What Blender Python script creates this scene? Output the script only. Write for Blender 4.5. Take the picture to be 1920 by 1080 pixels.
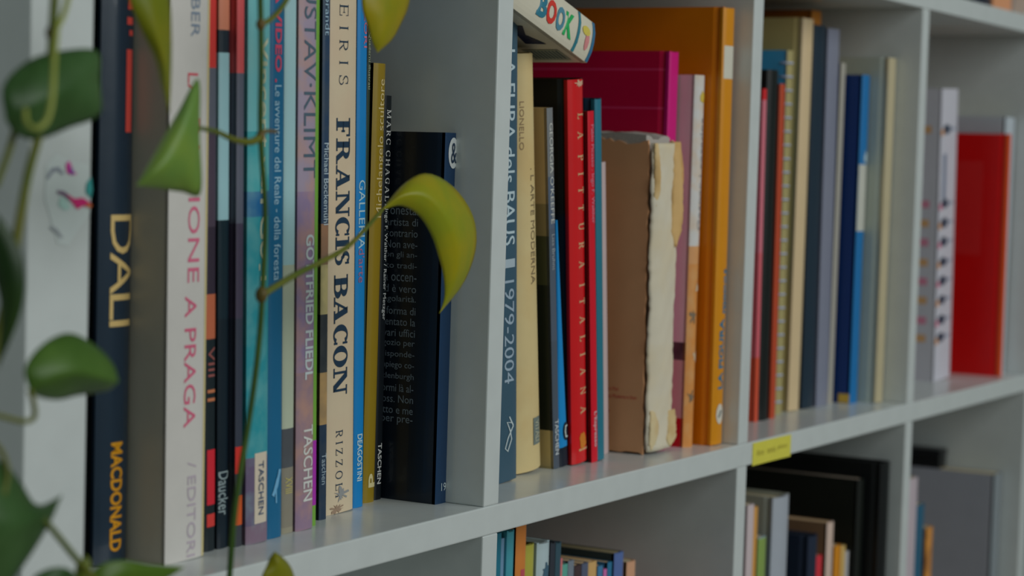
import bpy, bmesh, math, random
from mathutils import Vector, Matrix

for _o in list(bpy.data.objects):
    bpy.data.objects.remove(_o, do_unlink=True)
SC = bpy.context.scene
COL = SC.collection

# ---------------------------------------------------------------- camera
# world: X along the shelf front, Y into the shelf (front edge at Y = 0), Z up (Z = 0 is the main shelf board)
F_PX, YAW, PITCH, ROLL = 3966.55, 1.0472687, 0.0594463, 0.0306572
CAM = Vector((-0.685574, -0.602646, 0.195105))
fw = Vector((math.sin(YAW)*math.cos(PITCH), math.cos(YAW)*math.cos(PITCH), -math.sin(PITCH)))
r0 = Vector((math.cos(YAW), -math.sin(YAW), 0))
u0 = r0.cross(fw)
rr = r0*math.cos(ROLL) + u0*math.sin(ROLL)
uu = -r0*math.sin(ROLL) + u0*math.cos(ROLL)
cd = bpy.data.cameras.new('camera')
cam = bpy.data.objects.new('camera', cd)
COL.objects.link(cam)
cam.matrix_world = Matrix(((rr.x, uu.x, -fw.x, CAM.x), (rr.y, uu.y, -fw.y, CAM.y), (rr.z, uu.z, -fw.z, CAM.z), (0, 0, 0, 1)))
cd.sensor_width = 36.0
cd.lens = 36.0*F_PX/1920.0
cd.clip_start = 0.02
cd.dof.use_dof = True
cd.dof.focus_distance = 1.20
cd.dof.aperture_fstop = 8.0
SC.camera = cam

# ---------------------------------------------------------------- light
w = bpy.data.worlds.new('room_light')
SC.world = w
w.use_nodes = True
bg = w.node_tree.nodes['Background']
bg.inputs[0].default_value = (0.76, 1.0, 0.95, 1)
bg.inputs[1].default_value = 0.09

def area_light(name, loc, target, sx, sy, power, color):
    d = bpy.data.lights.new(name, 'AREA')
    d.shape = 'RECTANGLE'; d.size = sx; d.size_y = sy; d.energy = power; d.color = color
    o = bpy.data.objects.new(name, d); COL.objects.link(o)
    o.location = loc
    o.rotation_euler = (Vector(target)-Vector(loc)).to_track_quat('-Z', 'Y').to_euler()
    return o
area_light('window_daylight', (0.55, -2.6, 1.30), (0.5, 0.0, 0.1), 3.0, 1.8, 41.0, (0.96, 1.0, 0.99))

vs = SC.view_settings
vs.view_transform = 'Standard'; vs.look = 'None'; vs.exposure = 0.0; vs.gamma = 1.0
vs.use_curve_mapping = False

# ---------------------------------------------------------------- helpers
def lin(c):
    c = c/255.0
    return c/12.92 if c <= 0.04045 else ((c+0.055)/1.055)**2.4
def alb(rgb, k=2.3):
    v = [lin(c)*k for c in rgb]; q = max(1.0, max(v)/0.84)      # keep the hue when a tone is too bright
    return tuple(c/q for c in v) + (1,)

MATS = {}
def mat(rgb, rough=0.42, stops=None, mottle=None, k=2.3, spec=0.4, fine=None, axis='Z', span=0.4, coat=0.0):
    """procedural material. rgb: tone in the photograph. stops: printed bands [(height in m, rgb)...];
    mottle: (rgb2, scale, amount) printed picture / ageing blotches."""
    key = repr((rgb, rough, stops, mottle, k, spec, fine, axis, span, coat))
    if key in MATS: return MATS[key]
    m = bpy.data.materials.new('mat_%03d' % len(MATS)); m.use_nodes = True
    nt = m.node_tree; N = nt.nodes; L = nt.links
    b = N['Principled BSDF']
    b.inputs['Roughness'].default_value = rough
    b.inputs['Specular IOR Level'].default_value = spec
    b.inputs['Coat Weight'].default_value = coat
    tc = N.new('ShaderNodeTexCoord')
    col = None
    if stops:
        sx = N.new('ShaderNodeSeparateXYZ'); L.new(tc.outputs['Object'], sx.inputs[0])
        mt = N.new('ShaderNodeMath'); mt.operation = 'DIVIDE'; mt.inputs[1].default_value = span
        L.new(sx.outputs[axis], mt.inputs[0])
        rp = N.new('ShaderNodeValToRGB'); rp.color_ramp.interpolation = 'CONSTANT'
        el = rp.color_ramp.elements
        el[0].position = 0.0; el[0].color = alb(rgb, k)
        el.remove(el[1])
        for z, c in stops:
            e = el.new(max(0.0, min(1.0, z/span))); e.color = alb(c, k)
        L.new(mt.outputs[0], rp.inputs[0]); col = rp.outputs[0]
    else:
        rg = N.new('ShaderNodeRGB'); rg.outputs[0].default_value = alb(rgb, k); col = rg.outputs[0]
    if mottle:
        ns = N.new('ShaderNodeTexNoise'); ns.inputs['Scale'].default_value = mottle[1]; ns.inputs['Detail'].default_value = 5
        L.new(tc.outputs['Object'], ns.inputs['Vector'])
        mr = N.new('ShaderNodeMapRange'); mr.inputs[1].default_value = 0.45; mr.inputs[2].default_value = 0.62
        mr.inputs[4].default_value = mottle[2]
        L.new(ns.outputs['Fac'], mr.inputs[0])
        mx = N.new('ShaderNodeMix'); mx.data_type = 'RGBA'
        L.new(mr.outputs[0], mx.inputs['Factor']); L.new(col, mx.inputs['A']); mx.inputs['B'].default_value = alb(mottle[0], k)
        col = mx.outputs['Result']
    # slight handling wear everywhere
    n2 = N.new('ShaderNodeTexNoise'); n2.inputs['Scale'].default_value = 60; n2.inputs['Detail'].default_value = 4
    L.new(tc.outputs['Object'], n2.inputs['Vector'])
    r2 = N.new('ShaderNodeMapRange'); r2.inputs[3].default_value = 0.93; r2.inputs[4].default_value = 1.05
    L.new(n2.outputs['Fac'], r2.inputs[0])
    sc = N.new('ShaderNodeVectorMath'); sc.operation = 'SCALE'
    L.new(col, sc.inputs[0]); L.new(r2.outputs[0], sc.inputs['Scale'])
    L.new(sc.outputs[0], b.inputs['Base Color'])
    bp = N.new('ShaderNodeBump'); bp.inputs['Strength'].default_value = 0.06; bp.inputs['Distance'].default_value = 0.002
    L.new(n2.outputs['Fac'], bp.inputs['Height']); L.new(bp.outputs[0], b.inputs['Normal'])
    MATS[key] = m
    return m

def page_mat(rgb):
    key = 'pages'+repr(rgb)
    if key in MATS: return MATS[key]
    m = bpy.data.materials.new('mat_pages_%03d' % len(MATS)); m.use_nodes = True
    N = m.node_tree.nodes; L = m.node_tree.links; b = N['Principled BSDF']
    b.inputs['Roughness'].default_value = 0.85
    tc = N.new('ShaderNodeTexCoord'); wv = N.new('ShaderNodeTexWave'); wv.bands_direction = 'X'
    wv.inputs['Scale'].default_value = 900; wv.inputs['Distortion'].default_value = 1.5
    L.new(tc.outputs['Object'], wv.inputs['Vector'])
    mx = N.new('ShaderNodeMix'); mx.data_type = 'RGBA'
    a = alb(rgb); mx.inputs['A'].default_value = a; mx.inputs['B'].default_value = tuple(v*0.75 for v in a[:3])+(1,)
    L.new(wv.outputs['Fac'], mx.inputs['Factor']); L.new(mx.outputs['Result'], b.inputs['Base Color'])
    MATS[key] = m
    return m

def tag(o, label=None, cat=None, group=None, kind=None):
    if label: o['label'] = label
    if cat: o['category'] = cat
    if group: o['group'] = group
    if kind: o['kind'] = kind
    return o

def mesh_obj(name, verts, faces, material, parent=None, smooth=False):
    me = bpy.data.meshes.new(name)
    me.from_pydata([tuple(v) for v in verts], [], faces)
    bm = bmesh.new(); bm.from_mesh(me); bmesh.ops.recalc_face_normals(bm, faces=bm.faces); bm.to_mesh(me); bm.free()
    me.materials.append(material)
    if smooth:
        for p in me.polygons: p.use_smooth = True
    o = bpy.data.objects.new(name, me); COL.objects.link(o)
    if parent: o.parent = parent
    return o

def box_geo(x0, x1, y0, y1, z0, z1):
    v = [(x, y, z) for z in (z0, z1) for y in (y0, y1) for x in (x0, x1)]
    f = [(0, 1, 3, 2), (4, 6, 7, 5), (0, 4, 5, 1), (2, 3, 7, 6), (0, 2, 6, 4), (1, 5, 7, 3)]
    return v, f
def box(name, x0, x1, y0, y1, z0, z1, material, parent=None, bevel=0.0):
    v, f = box_geo(x0, x1, y0, y1, z0, z1)
    o = mesh_obj(name, v, f, material, parent)
    if bevel:
        b = o.modifiers.new('edge', 'BEVEL'); b.width = bevel; b.segments = 2
    return o

def extrude_profile(name, prof, z0, z1, material, parent, nz=1, xf=None, smooth=False):
    """closed XY profile extruded upward"""
    n = len(prof); v = []; f = []
    for k in range(nz+1):
        z = z0 + (z1-z0)*k/nz
        for (x, y) in prof:
            v.append(xf(x, y, z) if xf else (x, y, z))
    for k in range(nz):
        for i in range(n):
            j = (i+1) % n
            f.append((k*n+i, k*n+j, (k+1)*n+j, (k+1)*n+i))
    f.append(tuple(range(n))); f.append(tuple(range(nz*n, nz*n+n)))
    o = mesh_obj(name, v, f, material, parent)
    if smooth:
        for p in o.data.polygons: p.use_smooth = len(p.vertices) == 4
        e = o.modifiers.new('edge', 'EDGE_SPLIT'); e.split_angle = math.radians(40)
    return o

# ---------------------------------------------------------------- lettering
_tcache = {}
def text_mesh(s, bold=0.0, spacing=1.0):
    """outline text as (verts2d, faces) normalised to the unit box"""
    key = (s, bold, spacing)
    if key in _tcache: return _tcache[key]
    cu = bpy.data.curves.new('t', 'FONT'); cu.body = s; cu.offset = bold; cu.space_character = spacing
    cu.resolution_u = 3
    o = bpy.data.objects.new('t', cu); COL.objects.link(o)
    bpy.context.view_layer.update()
    dg = bpy.context.evaluated_depsgraph_get()
    me = bpy.data.meshes.new_from_object(o.evaluated_get(dg))
    vs_ = [(v.co.x, v.co.y) for v in me.vertices]; fs = [tuple(p.vertices) for p in me.polygons]
    bpy.data.objects.remove(o, do_unlink=True); bpy.data.curves.remove(cu); bpy.data.meshes.remove(me)
    xs = [a for a, b in vs_]; ys = [b for a, b in vs_]
    x0, x1, y0, y1 = min(xs), max(xs), min(ys), max(ys)
    r = ([((a-x0)/(x1-x0), (b-y0)/max(1e-6, y1-y0)) for a, b in vs_], fs)
    _tcache[key] = r
    return r

def ring_poly(cx, cy, rx, ry, wx, wy, a0, a1, n=14):
    """thick arc; wx / wy: stroke width on the sides / on top and bottom"""
    out = []
    for i in range(n):
        q = []
        for a in (a0+(a1-a0)*i/n, a0+(a1-a0)*(i+1)/n):
            c, s = math.cos(math.radians(a)), math.sin(math.radians(a))
            q.append(((cx+rx*c, cy+ry*s), (cx+(rx-wx)*c, cy+(ry-wy)*s)))
        out.append([q[0][0], q[1][0], q[1][1], q[0][1]])
    return out

def glyph(ch, W, h):
    """roman capitals with slab serifs, unit height; returns polygons, advance width"""
    sw = W*0.55          # serif overhang
    P = []
    R = lambda x0, y0, x1, y1: P.append([(x0, y0), (x1, y0), (x1, y1), (x0, y1)])
    def stem(x, top=True, bot=True, l=1, r=1, wd=None):
        wd = wd or W
        R(x, 0, x+wd, 1)
        if bot: R(x-sw*l, 0, x+wd+sw*r, h)
        if top: R(x-sw*l, 1-h, x+wd+sw*r, 1)
    def diag(x0, y0, x1, y1, wd): P.append([(x0, y0), (x0+wd, y0), (x1+wd, y1), (x1, y1)])
    s0 = sw
    if ch == 'I': stem(s0); return P, W+2*sw
    if ch in 'EFL':
        stem(s0); wd = 0.62
        if ch != 'L': R(s0, 1-h, s0+wd, 1); R(s0+wd-h, 0.74, s0+wd, 1); R(s0, 0.5-h/2, s0+wd*0.72, 0.5+h/2); R(s0+wd*0.72-h, 0.38, s0+wd*0.72, 0.62)
        if ch != 'F': R(s0, 0, s0+wd, h); R(s0+wd-h, 0, s0+wd, 0.28)
        return P, s0+wd+sw*0.4
    if ch == 'T':
        wd = 0.72; R(0, 1-h, wd, 1); R(0, 0.74, h, 1); R(wd-h, 0.74, wd, 1); stem(wd/2-W/2, top=False); return P, wd
    if ch == 'H':
        stem(s0); stem(s0+0.62); R(s0, 0.5-h/2, s0+0.62, 0.5+h/2); return P, s0+0.62+W+sw
    if ch == 'N':
        t = max(h, W*0.4); stem(s0, wd=t); stem(s0+0.68, bot=False, wd=t); diag(s0+0.68-W+t, 0, s0, 1, W); return P, s0+0.68+t+sw
    if ch == 'M':
        t = max(h, W*0.4); stem(s0, wd=t); stem(s0+0.82); diag(s0+0.40-W/2, 0, s0, 1, W); diag(s0+0.40, 0, s0+0.82, 1, t); return P, s0+0.82+W+sw
    if ch == 'A':
        t = max(h, W*0.4); wd = 0.78
        diag(s0, 0, s0+wd/2-t/2, 1, t); diag(s0+wd-W, 0, s0+wd/2-W/2, 1, W)
        R(s0+0.14, 0.28, s0+wd-0.2, 0.28+h); R(s0-sw, 0, s0+t+sw, h); R(s0+wd-W-sw, 0, s0+wd+sw*0.8, h); return P, s0+wd+sw
    if ch in 'PRB':
        stem(s0); by = 0.46 if ch != 'R' else 0.46
        P.extend(ring_poly(s0+W+0.10, (1+by)/2, 0.10+0.26, (1-by)/2, W, h, -90, 90)); R(s0, 1-h, s0+W+0.10, 1); R(s0, by, s0+W+0.10, by+h)
        if ch == 'R': diag(s0+W+0.36-W*0.1, 0, s0+W+0.08, by+h*0.5, W); R(s0+W+0.36-W*0.1, 0, s0+W+0.36+W+sw*0.5, h); return P, s0+W+0.36+W+sw*0.6
        if ch == 'B': P.extend(ring_poly(s0+W+0.12, (by+h)/2, 0.12+0.28, (by+h)/2, W, h, -90, 90)); R(s0, 0, s0+W+0.12, h)
        return P, s0+W+0.44
    if ch == 'O':
        P.extend(ring_poly(0.42, 0.5, 0.42, 0.53, W, h, 0, 360, 28)); return P, 0.84
    if ch in 'CG':
        P.extend(ring_poly(0.42, 0.5, 0.42, 0.53, W, h, 42, 318, 22)); R(0.42+0.26, 0.66, 0.42+0.26+h, 1.0)
        if ch == 'G': R(0.56, 0.0, 0.56+W, 0.45); R(0.50, 0.45-h, 0.56+W+sw, 0.45)
        else: R(0.42+0.26, 0.02, 0.42+0.26+h, 0.26)
        return P, 0.80
    if ch == 'S':
        P.extend(ring_poly(0.32, 0.76, 0.27, 0.27, W*0.75, h, 25, 250)); P.extend(ring_poly(0.32, 0.25, 0.30, 0.28, W*0.75, h, -160, 70))
        diag(0.30-W*0.1, 0.42, 0.10, 0.66, W*0.8) ; R(0.50, 0.72, 0.50+h, 1.0); R(0.04, 0.0, 0.04+h, 0.28); return P, 0.66
    if ch == 'Z':
        R(0.03, 1-h, 0.66, 1); R(0.0, 0, 0.68, h); diag(0.0, 0, 0.66-W, 1, W); R(0.03, 0.76, 0.03+h, 1); R(0.68-h, 0, 0.68, 0.26); return P, 0.70
    if ch == 'U':
        stem(s0, bot=False); t = max(h, W*0.4); R(s0+0.62, 0.3, s0+0.62+t, 1); R(s0+0.62-sw, 1-h, s0+0.62+t+sw, 1); P[0] = [(s0, 0.3), (s0+W, 0.3), (s0+W, 1), (s0, 1)]
        P.extend(ring_poly(s0+(0.62+t)/2, 0.3, (0.62+t)/2, 0.32, W*0.8, h*1.3, 180, 360)); return P, s0+0.62+t+sw
    return P, 0.4

def serif_mesh(s, W=0.16, h=0.06, gap=0.1):
    key = (s, W, h, gap)
    if key in _tcache: return _tcache[key]
    x = 0; V = []; F = []
    for ch in s:
        if ch == ' ': x += 0.45; continue
        pl, adv = glyph(ch, W, h)
        for poly in pl:
            n = len(V); V.extend((x+a, b) for a, b in poly); F.append(tuple(range(n, n+len(poly))))
        x += adv + gap
    x0 = min(a for a, b in V); x1 = max(a for a, b in V); y0 = min(b for a, b in V); y1 = max(b for a, b in V)
    r = ([((a-x0)/(x1-x0), (b-y0)/(y1-y0)) for a, b in V], F)
    _tcache[key] = r
    return r

# ---------------------------------------------------------------- books
class Book:
    def __init__(s, name, label, x0, x1, yf, h, D, lean=0.0, z0=0.0, spine=(150, 150, 150), cover=None, hard=False, bulge=None, p=None,
                 taper=0.0, pages=(150, 140, 115), group=None, rough=0.42, smat=None, cmat=None, cat='book', coat=0.0):
        s.w = w_ = x1-x0; s.h = h; s.D = D; s.taper = taper
        s.b = bulge if bulge is not None else (min(0.003, w_*0.14) if hard else min(0.0012, w_*0.1))
        s.p = p or (2.2 if hard else 4.0)
        root = bpy.data.objects.new(name, None); COL.objects.link(root); root.empty_display_size = 0.02
        a = math.radians(lean)
        # stands on its lower left edge when it leans to the left, on the lower right one when it leans right
        if a >= 0: px, off = x0, w_/2
        else: px, off = x1, -w_/2
        root.location = (px + off*math.cos(a), yf, z0 + off*math.sin(a))
        root.rotation_euler = (0, -a, 0)
        tag(root, label, cat, group)
        s.root = root
        cover = cover or spine
        s.smat = smat or mat(spine, rough, coat=coat); s.cmat = cmat or (s.smat if cover == spine else mat(cover, rough, coat=coat))
        n = 12; b = s.b; hw = w_/2
        fr = [(-hw + w_*i/n, s.sy(-hw + w_*i/n)) for i in range(n+1)]
        th = 0.0018 if hard else 0.0009
        prof = fr + [(hw, b+0.002)] + [(x*0.96, y+th+0.001) for x, y in reversed(fr)] + [(-hw, b+0.002)]
        ins = 0.0 if not hard else 0.0006
        extrude_profile('spine', prof, ins, h-ins, s.smat, root, nz=6 if taper else 1, xf=s.tf if taper else None, smooth=True)
        ct = min(0.0026, w_*0.2) if hard else 0.0006
        for sg, nm in ((-1, 'back_cover'), (1, 'front_cover')):
            e = sg*hw
            if hard: pr = [(e, b), (e-sg*0.0011, b+0.0025), (e-sg*0.0011, b+0.0045), (e, b+0.0075), (e, D), (e-sg*ct, D), (e-sg*ct, b)]
            else: pr = [(e, b), (e, D), (e-sg*ct, D), (e-sg*ct, b)]
            extrude_profile(nm, pr, 0, h, s.cmat, root, nz=6 if taper else 1, xf=s.tf if taper else None)
        iz = 0.003 if hard else 0.0004
        v, f = box_geo(-hw+ct, hw-ct, b+0.003, D-(0.004 if hard else 0.0005), iz, h-iz)
        if taper: v = [s.tf(*q) for q in v]
        mesh_obj('page_block', v, f, page_mat(pages), root)
    def tf(s, x, y, z): return (x*(1-s.taper*z/s.h), y, z)
    def sy(s, x): return s.b*min(1.0, abs(2*x/s.w))**s.p
    def _put(s, name, V, F, fn, m):
        me = bpy.data.meshes.new(name); me.from_pydata([(a, b, 0) for a, b in V], [], F)
        bm = bmesh.new(); bm.from_mesh(me)
        for k in range(1, 8):
            g = bm.verts[:]+bm.edges[:]+bm.faces[:]
            bmesh.ops.bisect_plane(bm, geom=g, plane_co=(0, k/8, 0), plane_no=(0, 1, 0))
        for v in bm.verts: v.co = fn(v.co.x, v.co.y)
        bm.to_mesh(me); bm.free()
        me.materials.append(m)
        o = bpy.data.objects.new(name, me); COL.objects.link(o); o.parent = s.root
        return o
    def text(s, txt, za, zb, size, rgb, xc=0.0, serif=None, bold=0.0, name='title_lettering', spacing=1.0, k=2.3, rough=0.45, eps=0.00022):
        """spine lettering; za start height, zb end height: downward when za > zb; xc, size as fractions of the spine width"""
        V, F = serif_mesh(txt, *serif) if serif else text_mesh(txt, bold, spacing)
        sg = 1 if za > zb else -1; W = s.w
        def fn(u, v):
            x = W*(xc + sg*(v-0.5)*size); z = za+(zb-za)*u
            y = s.sy(x)-eps
            return s.tf(x, y, z) if s.taper else (x, y, z)
        return s._put(name, V, F, fn, mat(rgb, rough, k=k))
    def htext(s, txt, zc, zh, xa, xb, rgb, name='number_lettering', bold=0.0):
        V, F = text_mesh(txt, bold); W = s.w
        return s._put(name, V, F, lambda u, v: (W*(xa+(xb-xa)*u), s.sy(W*(xa+(xb-xa)*u))-0.0003, zc+zh*(v-0.5)), mat(rgb))
    def side(s, txt, zc, zh, ya, yb, rgb, name='cover_lettering', bold=0.0):
        """text on the left-hand cover, reading from depth ya to yb"""
        V, F = text_mesh(txt, bold)
        return s._put(name, V, F, lambda u, v: (-s.w/2-0.00025, ya+(yb-ya)*u, zc+zh*(v-0.5)), mat(rgb))
    def band(s, za, zb, rgb, xa=-0.5, xb=0.5, name='spine_label', eps=0.00012, m=None):
        V = [(0, 0), (1, 0), (1, 1), (0, 1)]
        def fn(u, v):
            x = s.w*(xa+(xb-xa)*v); z = za+(zb-za)*u; y = s.sy(x)-eps
            return s.tf(x, y, z) if s.taper else (x, y, z)
        return s._put(name, V, [(0, 1, 2, 3)], fn, m or mat(rgb))
    def sideband(s, za, zb, ya, yb, rgb, name='cover_panel', m=None):
        V = [(0, 0), (1, 0), (1, 1), (0, 1)]
        return s._put(name, V, [(0, 1, 2, 3)], lambda u, v: (-s.w/2-0.00015, ya+(yb-ya)*u, za+(zb-za)*v), m or mat(rgb))
    def blob(s, zc, rz, xc, rx, rgb, name='publisher_mark', n=20, jag=0.0, seed=1, eps=0.0003):
        """rounded printed mark on the spine (rx as fraction of the width, rz in m)"""
        R_ = random.Random(seed); V = [(0.5, 0.5)]
        for i in range(n):
            q = 0.5*(1-jag*R_.random()); V.append((0.5+q*math.cos(2*math.pi*i/n), 0.5+q*math.sin(2*math.pi*i/n)))
        F = [(0, i+1, (i+1) % n+1) for i in range(n)]
        def fn(u, v):
            x = s.w*(xc+rx*(v*2-1)); return (x, s.sy(x)-eps, zc+rz*(u*2-1))
        return s._put(name, V, F, fn, mat(rgb))
    def stroke(s, pts, wd, rgb, name='publisher_mark', eps=0.0004):
        """drawn line on the spine: pts (x fraction, z), width in m"""
        V = []; F = []
        P = [Vector((a*s.w, z)) for a, z in pts]
        for i, q in enumerate(P):
            t = (P[min(i+1, len(P)-1)]-P[max(i-1, 0)]).normalized(); nn = Vector((-t.y, t.x))*wd/2
            V += [(q+nn), (q-nn)]
        F = [(2*i, 2*i+1, 2*i+3, 2*i+2) for i in range(len(P)-1)]
        me_v = [(a.x, s.sy(a.x)-eps, a.y) for a in V]
        return mesh_obj(name, me_v, F, mat(rgb), s.root)

# ================================================================ THE SETTING
CW, T, DEPTH, OUT = 0.335, 0.01662, 0.39, 0.038
NC = 5
ZF = -(T+CW+T+CW+OUT)                 # floor level
XW = NC*CW+(NC-1)*T                   # inner width of the unit
ZT = 3*CW+2*T                         # underside of the top board

def plain_room_mat(name, rgb, scale, rough):
    m = bpy.data.materials.new(name); m.use_nodes = True
    N = m.node_tree.nodes; L = m.node_tree.links; b = N['Principled BSDF']
    b.inputs['Roughness'].default_value = rough
    tc = N.new('ShaderNodeTexCoord'); ns = N.new('ShaderNodeTexNoise'); ns.inputs['Scale'].default_value = scale
    L.new(tc.outputs['Object'], ns.inputs['Vector'])
    mr = N.new('ShaderNodeMapRange'); mr.inputs[3].default_value = 0.92; mr.inputs[4].default_value = 1.04; L.new(ns.outputs['Fac'], mr.inputs[0])
    sc = N.new('ShaderNodeVectorMath'); sc.operation = 'SCALE'; sc.inputs[0].default_value = rgb; L.new(mr.outputs[0], sc.inputs['Scale'])
    L.new(sc.outputs[0], b.inputs['Base Color'])
    bp = N.new('ShaderNodeBump'); bp.inputs['Strength'].default_value = 0.05; bp.inputs['Distance'].default_value = 0.003
    L.new(ns.outputs['Fac'], bp.inputs['Height']); L.new(bp.outputs[0], b.inputs['Normal'])
    return m
WALLM = plain_room_mat('mat_wall', (0.72, 0.74, 0.74), 40, 0.8)
FLOORM = plain_room_mat('mat_floor', (0.30, 0.27, 0.24), 12, 0.45)
SHELFM = plain_room_mat('mat_shelf_white', (0.735, 0.775, 0.765), 55, 0.25)
tag(box('wall_back', -2.2, 3.6, 0.397, 0.45, ZF, 1.9, WALLM), kind='structure')
tag(box('floor', -2.2, 3.6, -3.2, 0.45, ZF-0.05, ZF, FLOORM), kind='structure')

shelf = bpy.data.objects.new('bookshelf', None); COL.objects.link(shelf); shelf.location = (0, 0, 0)
tag(shelf, 'white cube shelving unit that holds all the books, seen at an angle', 'bookshelf')
BV = 0.0009
box('side_panel', -OUT, 0, 0, DEPTH, ZF+OUT, ZT, SHELFM, shelf, BV)
box('side_panel', XW, XW+OUT, 0, DEPTH, ZF+OUT, ZT, SHELFM, shelf, BV)
box('bottom_board', -OUT, XW+OUT, 0, DEPTH, ZF, ZF+OUT, SHELFM, shelf, BV)
box('top_board', -OUT, XW+OUT, 0, DEPTH, ZT, ZT+OUT, SHELFM, shelf, BV)
rows = [-(T+CW)-(T+CW), -(T+CW), 0.0, CW+T, 2*(CW+T)]     # floor of each row
for z in rows[1:]:
    box('shelf_board', 0, XW, 0, DEPTH-0.001, z-T, z, SHELFM, shelf, BV)
for z in rows:
    for i in range(1, NC):
        box('divider', i*(CW+T)-T, i*(CW+T), 0.0004, DEPTH-0.001, z, z+CW, SHELFM, shelf, BV)
ZU = rows[3]; ZL = rows[1]

GA = 'books in the compartment nearest the plant'
GB = 'books in the compartment with the red spine'
GC = 'books in the third compartment'
GD = 'things in the compartment with the red book'
GL = 'books on the lower shelf'

# ================================================================ COMPARTMENT A
B = Book
B('hardcover_book', 'plain black book squeezed against the left side panel', 0.032, 0.0640, 0.056, 0.31, 0.26, 0.6, spine=(12, 15, 18), hard=True, group=GA)

# DALI
b = B('art_book', 'dark navy art book with gold DALI lettering on its rounded spine', 0.0665, 0.0898, 0.050, 0.315, 0.25, 0.3, spine=(22, 34, 46), cover=(10, 14, 18), hard=True, bulge=0.0030, p=2.4, group=GA, rough=0.27, coat=0.3)
b.text('DALI', 0.1649, 0.1126, 0.70, (176, 150, 96), xc=0.10, name='title_lettering', spacing=0.86)
b.text('MACDONALD', 0.0580, 0.0062, 0.36, (205, 140, 20), xc=0.02, bold=0.03, name='publisher_lettering')
zz = 0.2034
for z_a, z_b, xa, xb in ((0.0, 0.0385, 0.12, 0.34), (0.045, 0.0475, 0.2, 0.34), (0.050, 0.0535, 0.12, 0.34), (0.0570, 0.0860, 0.14, 0.36), (0.090, 0.118, 0.15, 0.36)):
    b.band(zz+z_a, zz+z_b, (168, 58, 50), xa, xb, name='red_lettering', eps=0.0003)

# PRAGA
b = B('paperback_book', 'thick white book with pink A PRAGA lettering on the spine', 0.0915, 0.1205, 0.030, 0.305, 0.24, 0.9, spine=(158, 154, 150), cover=(135, 130, 118), group=GA, bulge=0.0008, pages=(150, 138, 105))  # cover greyer than the white spine: side shade put into the colour
b.text('HEBER', 0.2813, 0.2490, 0.22, (92, 104, 120), xc=0.10, name='author_lettering')
b.text('LA', 0.2321, 0.2191, 0.26, (165, 70, 80), xc=0.05)
b.text('PASSIONE', 0.2110, 0.1331, 0.30, (170, 84, 108), xc=0.12)
b.text('A PRAGA', 0.1268, 0.0640, 0.30, (176, 78, 105), xc=0.06)
b.text('/ EDITORI', 0.0471, 0.0013, 0.22, (140, 128, 138), xc=0.14, name='publisher_lettering')
b.band(0.0, 0.304, (165, 152, 108), 0.44, 0.5, name='spine_edge')

TA = 1.7
b = B('paperback_book', 'thin black paperback with red top and orange flame beside the pink-lettered book', 0.1290, 0.1370, 0.036, 0.295, 0.21, TA, group=GA,
      smat=mat((18, 26, 30), 0.35, stops=[(0.1034, (150, 80, 55)), (0.1253, (40, 32, 44)), (0.1581, (58, 48, 60)), (0.2046, (72, 74, 84)), (0.2348, (176, 48, 44))]))
b.band(0.0503, 0.0230, (190, 34, 48), -0.35, 0.45, name='red_label')
b.band(0.0185, 0.0121, (180, 50, 46), -0.35, 0.45, name='red_label')
b.text('VIII', 0.1008, 0.0862, 0.6, (120, 66, 62), name='title_lettering')
b.text('II', 0.0799, 0.0741, 0.7, (150, 90, 60), name='title_lettering')
b = B('paperback_book', 'slim paperback with a pale teal upper spine and black lower half', 0.1389, 0.1473, 0.036, 0.295, 0.21, TA, group=GA, rough=0.3,
      smat=mat((14, 24, 32), 0.3, stops=[(0.1135, (16, 30, 38)), (0.1619, (120, 152, 158)), (0.2435, (24, 32, 40)), (0.2532, (178, 110, 86))]))
b.text('Daucker', 0.0384, 0.0168, 0.9, (120, 132, 134), name='publisher_lettering')
b = B('paperback_book', 'slim purple-grey paperback with red top and red lower label by the vine stem', 0.1490, 0.1548, 0.033, 0.295, 0.21, TA, group=GA,
      smat=mat((44, 46, 52), 0.4, stops=[(0.0415, (40, 44, 56)), (0.1133, (52, 46, 62)), (0.1607, (70, 72, 84)), (0.2336, (178, 70, 72))]))
b.band(0.0502, 0.0368, (192, 44, 36), -0.5, 0.5, name='red_label')
b.band(0.0256, 0.0108, (186, 78, 34), -0.5, 0.5, name='orange_label')
b = B('art_book', 'teal art book with cream van Gogh lettering and a cream publisher box', 0.1560, 0.1738, 0.031, 0.295, 0.22, TA, group=GA,
      smat=mat((100, 82, 96), 0.35, stops=[(0.0081, (82, 70, 92)), (0.0432, (32, 112, 122)), (0.1633, (22, 76, 118)), (0.1765, (40, 122, 128)), (0.2054, (84, 142, 146))], mottle=((110, 150, 146), 45, 0.30)))
b.text('Vincent van Gogh', 0.2526, 0.1271, 0.42, (158, 160, 138), xc=0.12, bold=0.02)
b.band(0.0457, 0.0099, (170, 158, 142), -0.18, 0.40, name='publisher_box')
b.text('TASCHEN', 0.0413, 0.0142, 0.24, (48, 62, 84), xc=0.11, name='publisher_lettering', bold=0.01, eps=0.0004)
b = B('art_book', 'blue art book with small white title and red author line on its spine', 0.1755, 0.1885, 0.033, 0.295, 0.22, TA, group=GA, spine=(18, 76, 108), cover=(14, 40, 66), rough=0.34)
b.text("LA VIDEO .", 0.2827, 0.2311, 0.42, (160, 52, 76), name='author_lettering', bold=0.03)
b.text('Le avventure del Reale - della foresta', 0.2298, 0.1318, 0.42, (130, 160, 176))
b.stroke([(-0.2, 0.022), (0.05, 0.027), (0.25, 0.035), (0.1, 0.030), (-0.1, 0.024)], 0.0022, (90, 138, 168))
b.stroke([(0.0, 0.026), (0.02, 0.018)], 0.001, (90, 138, 168))
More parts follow.
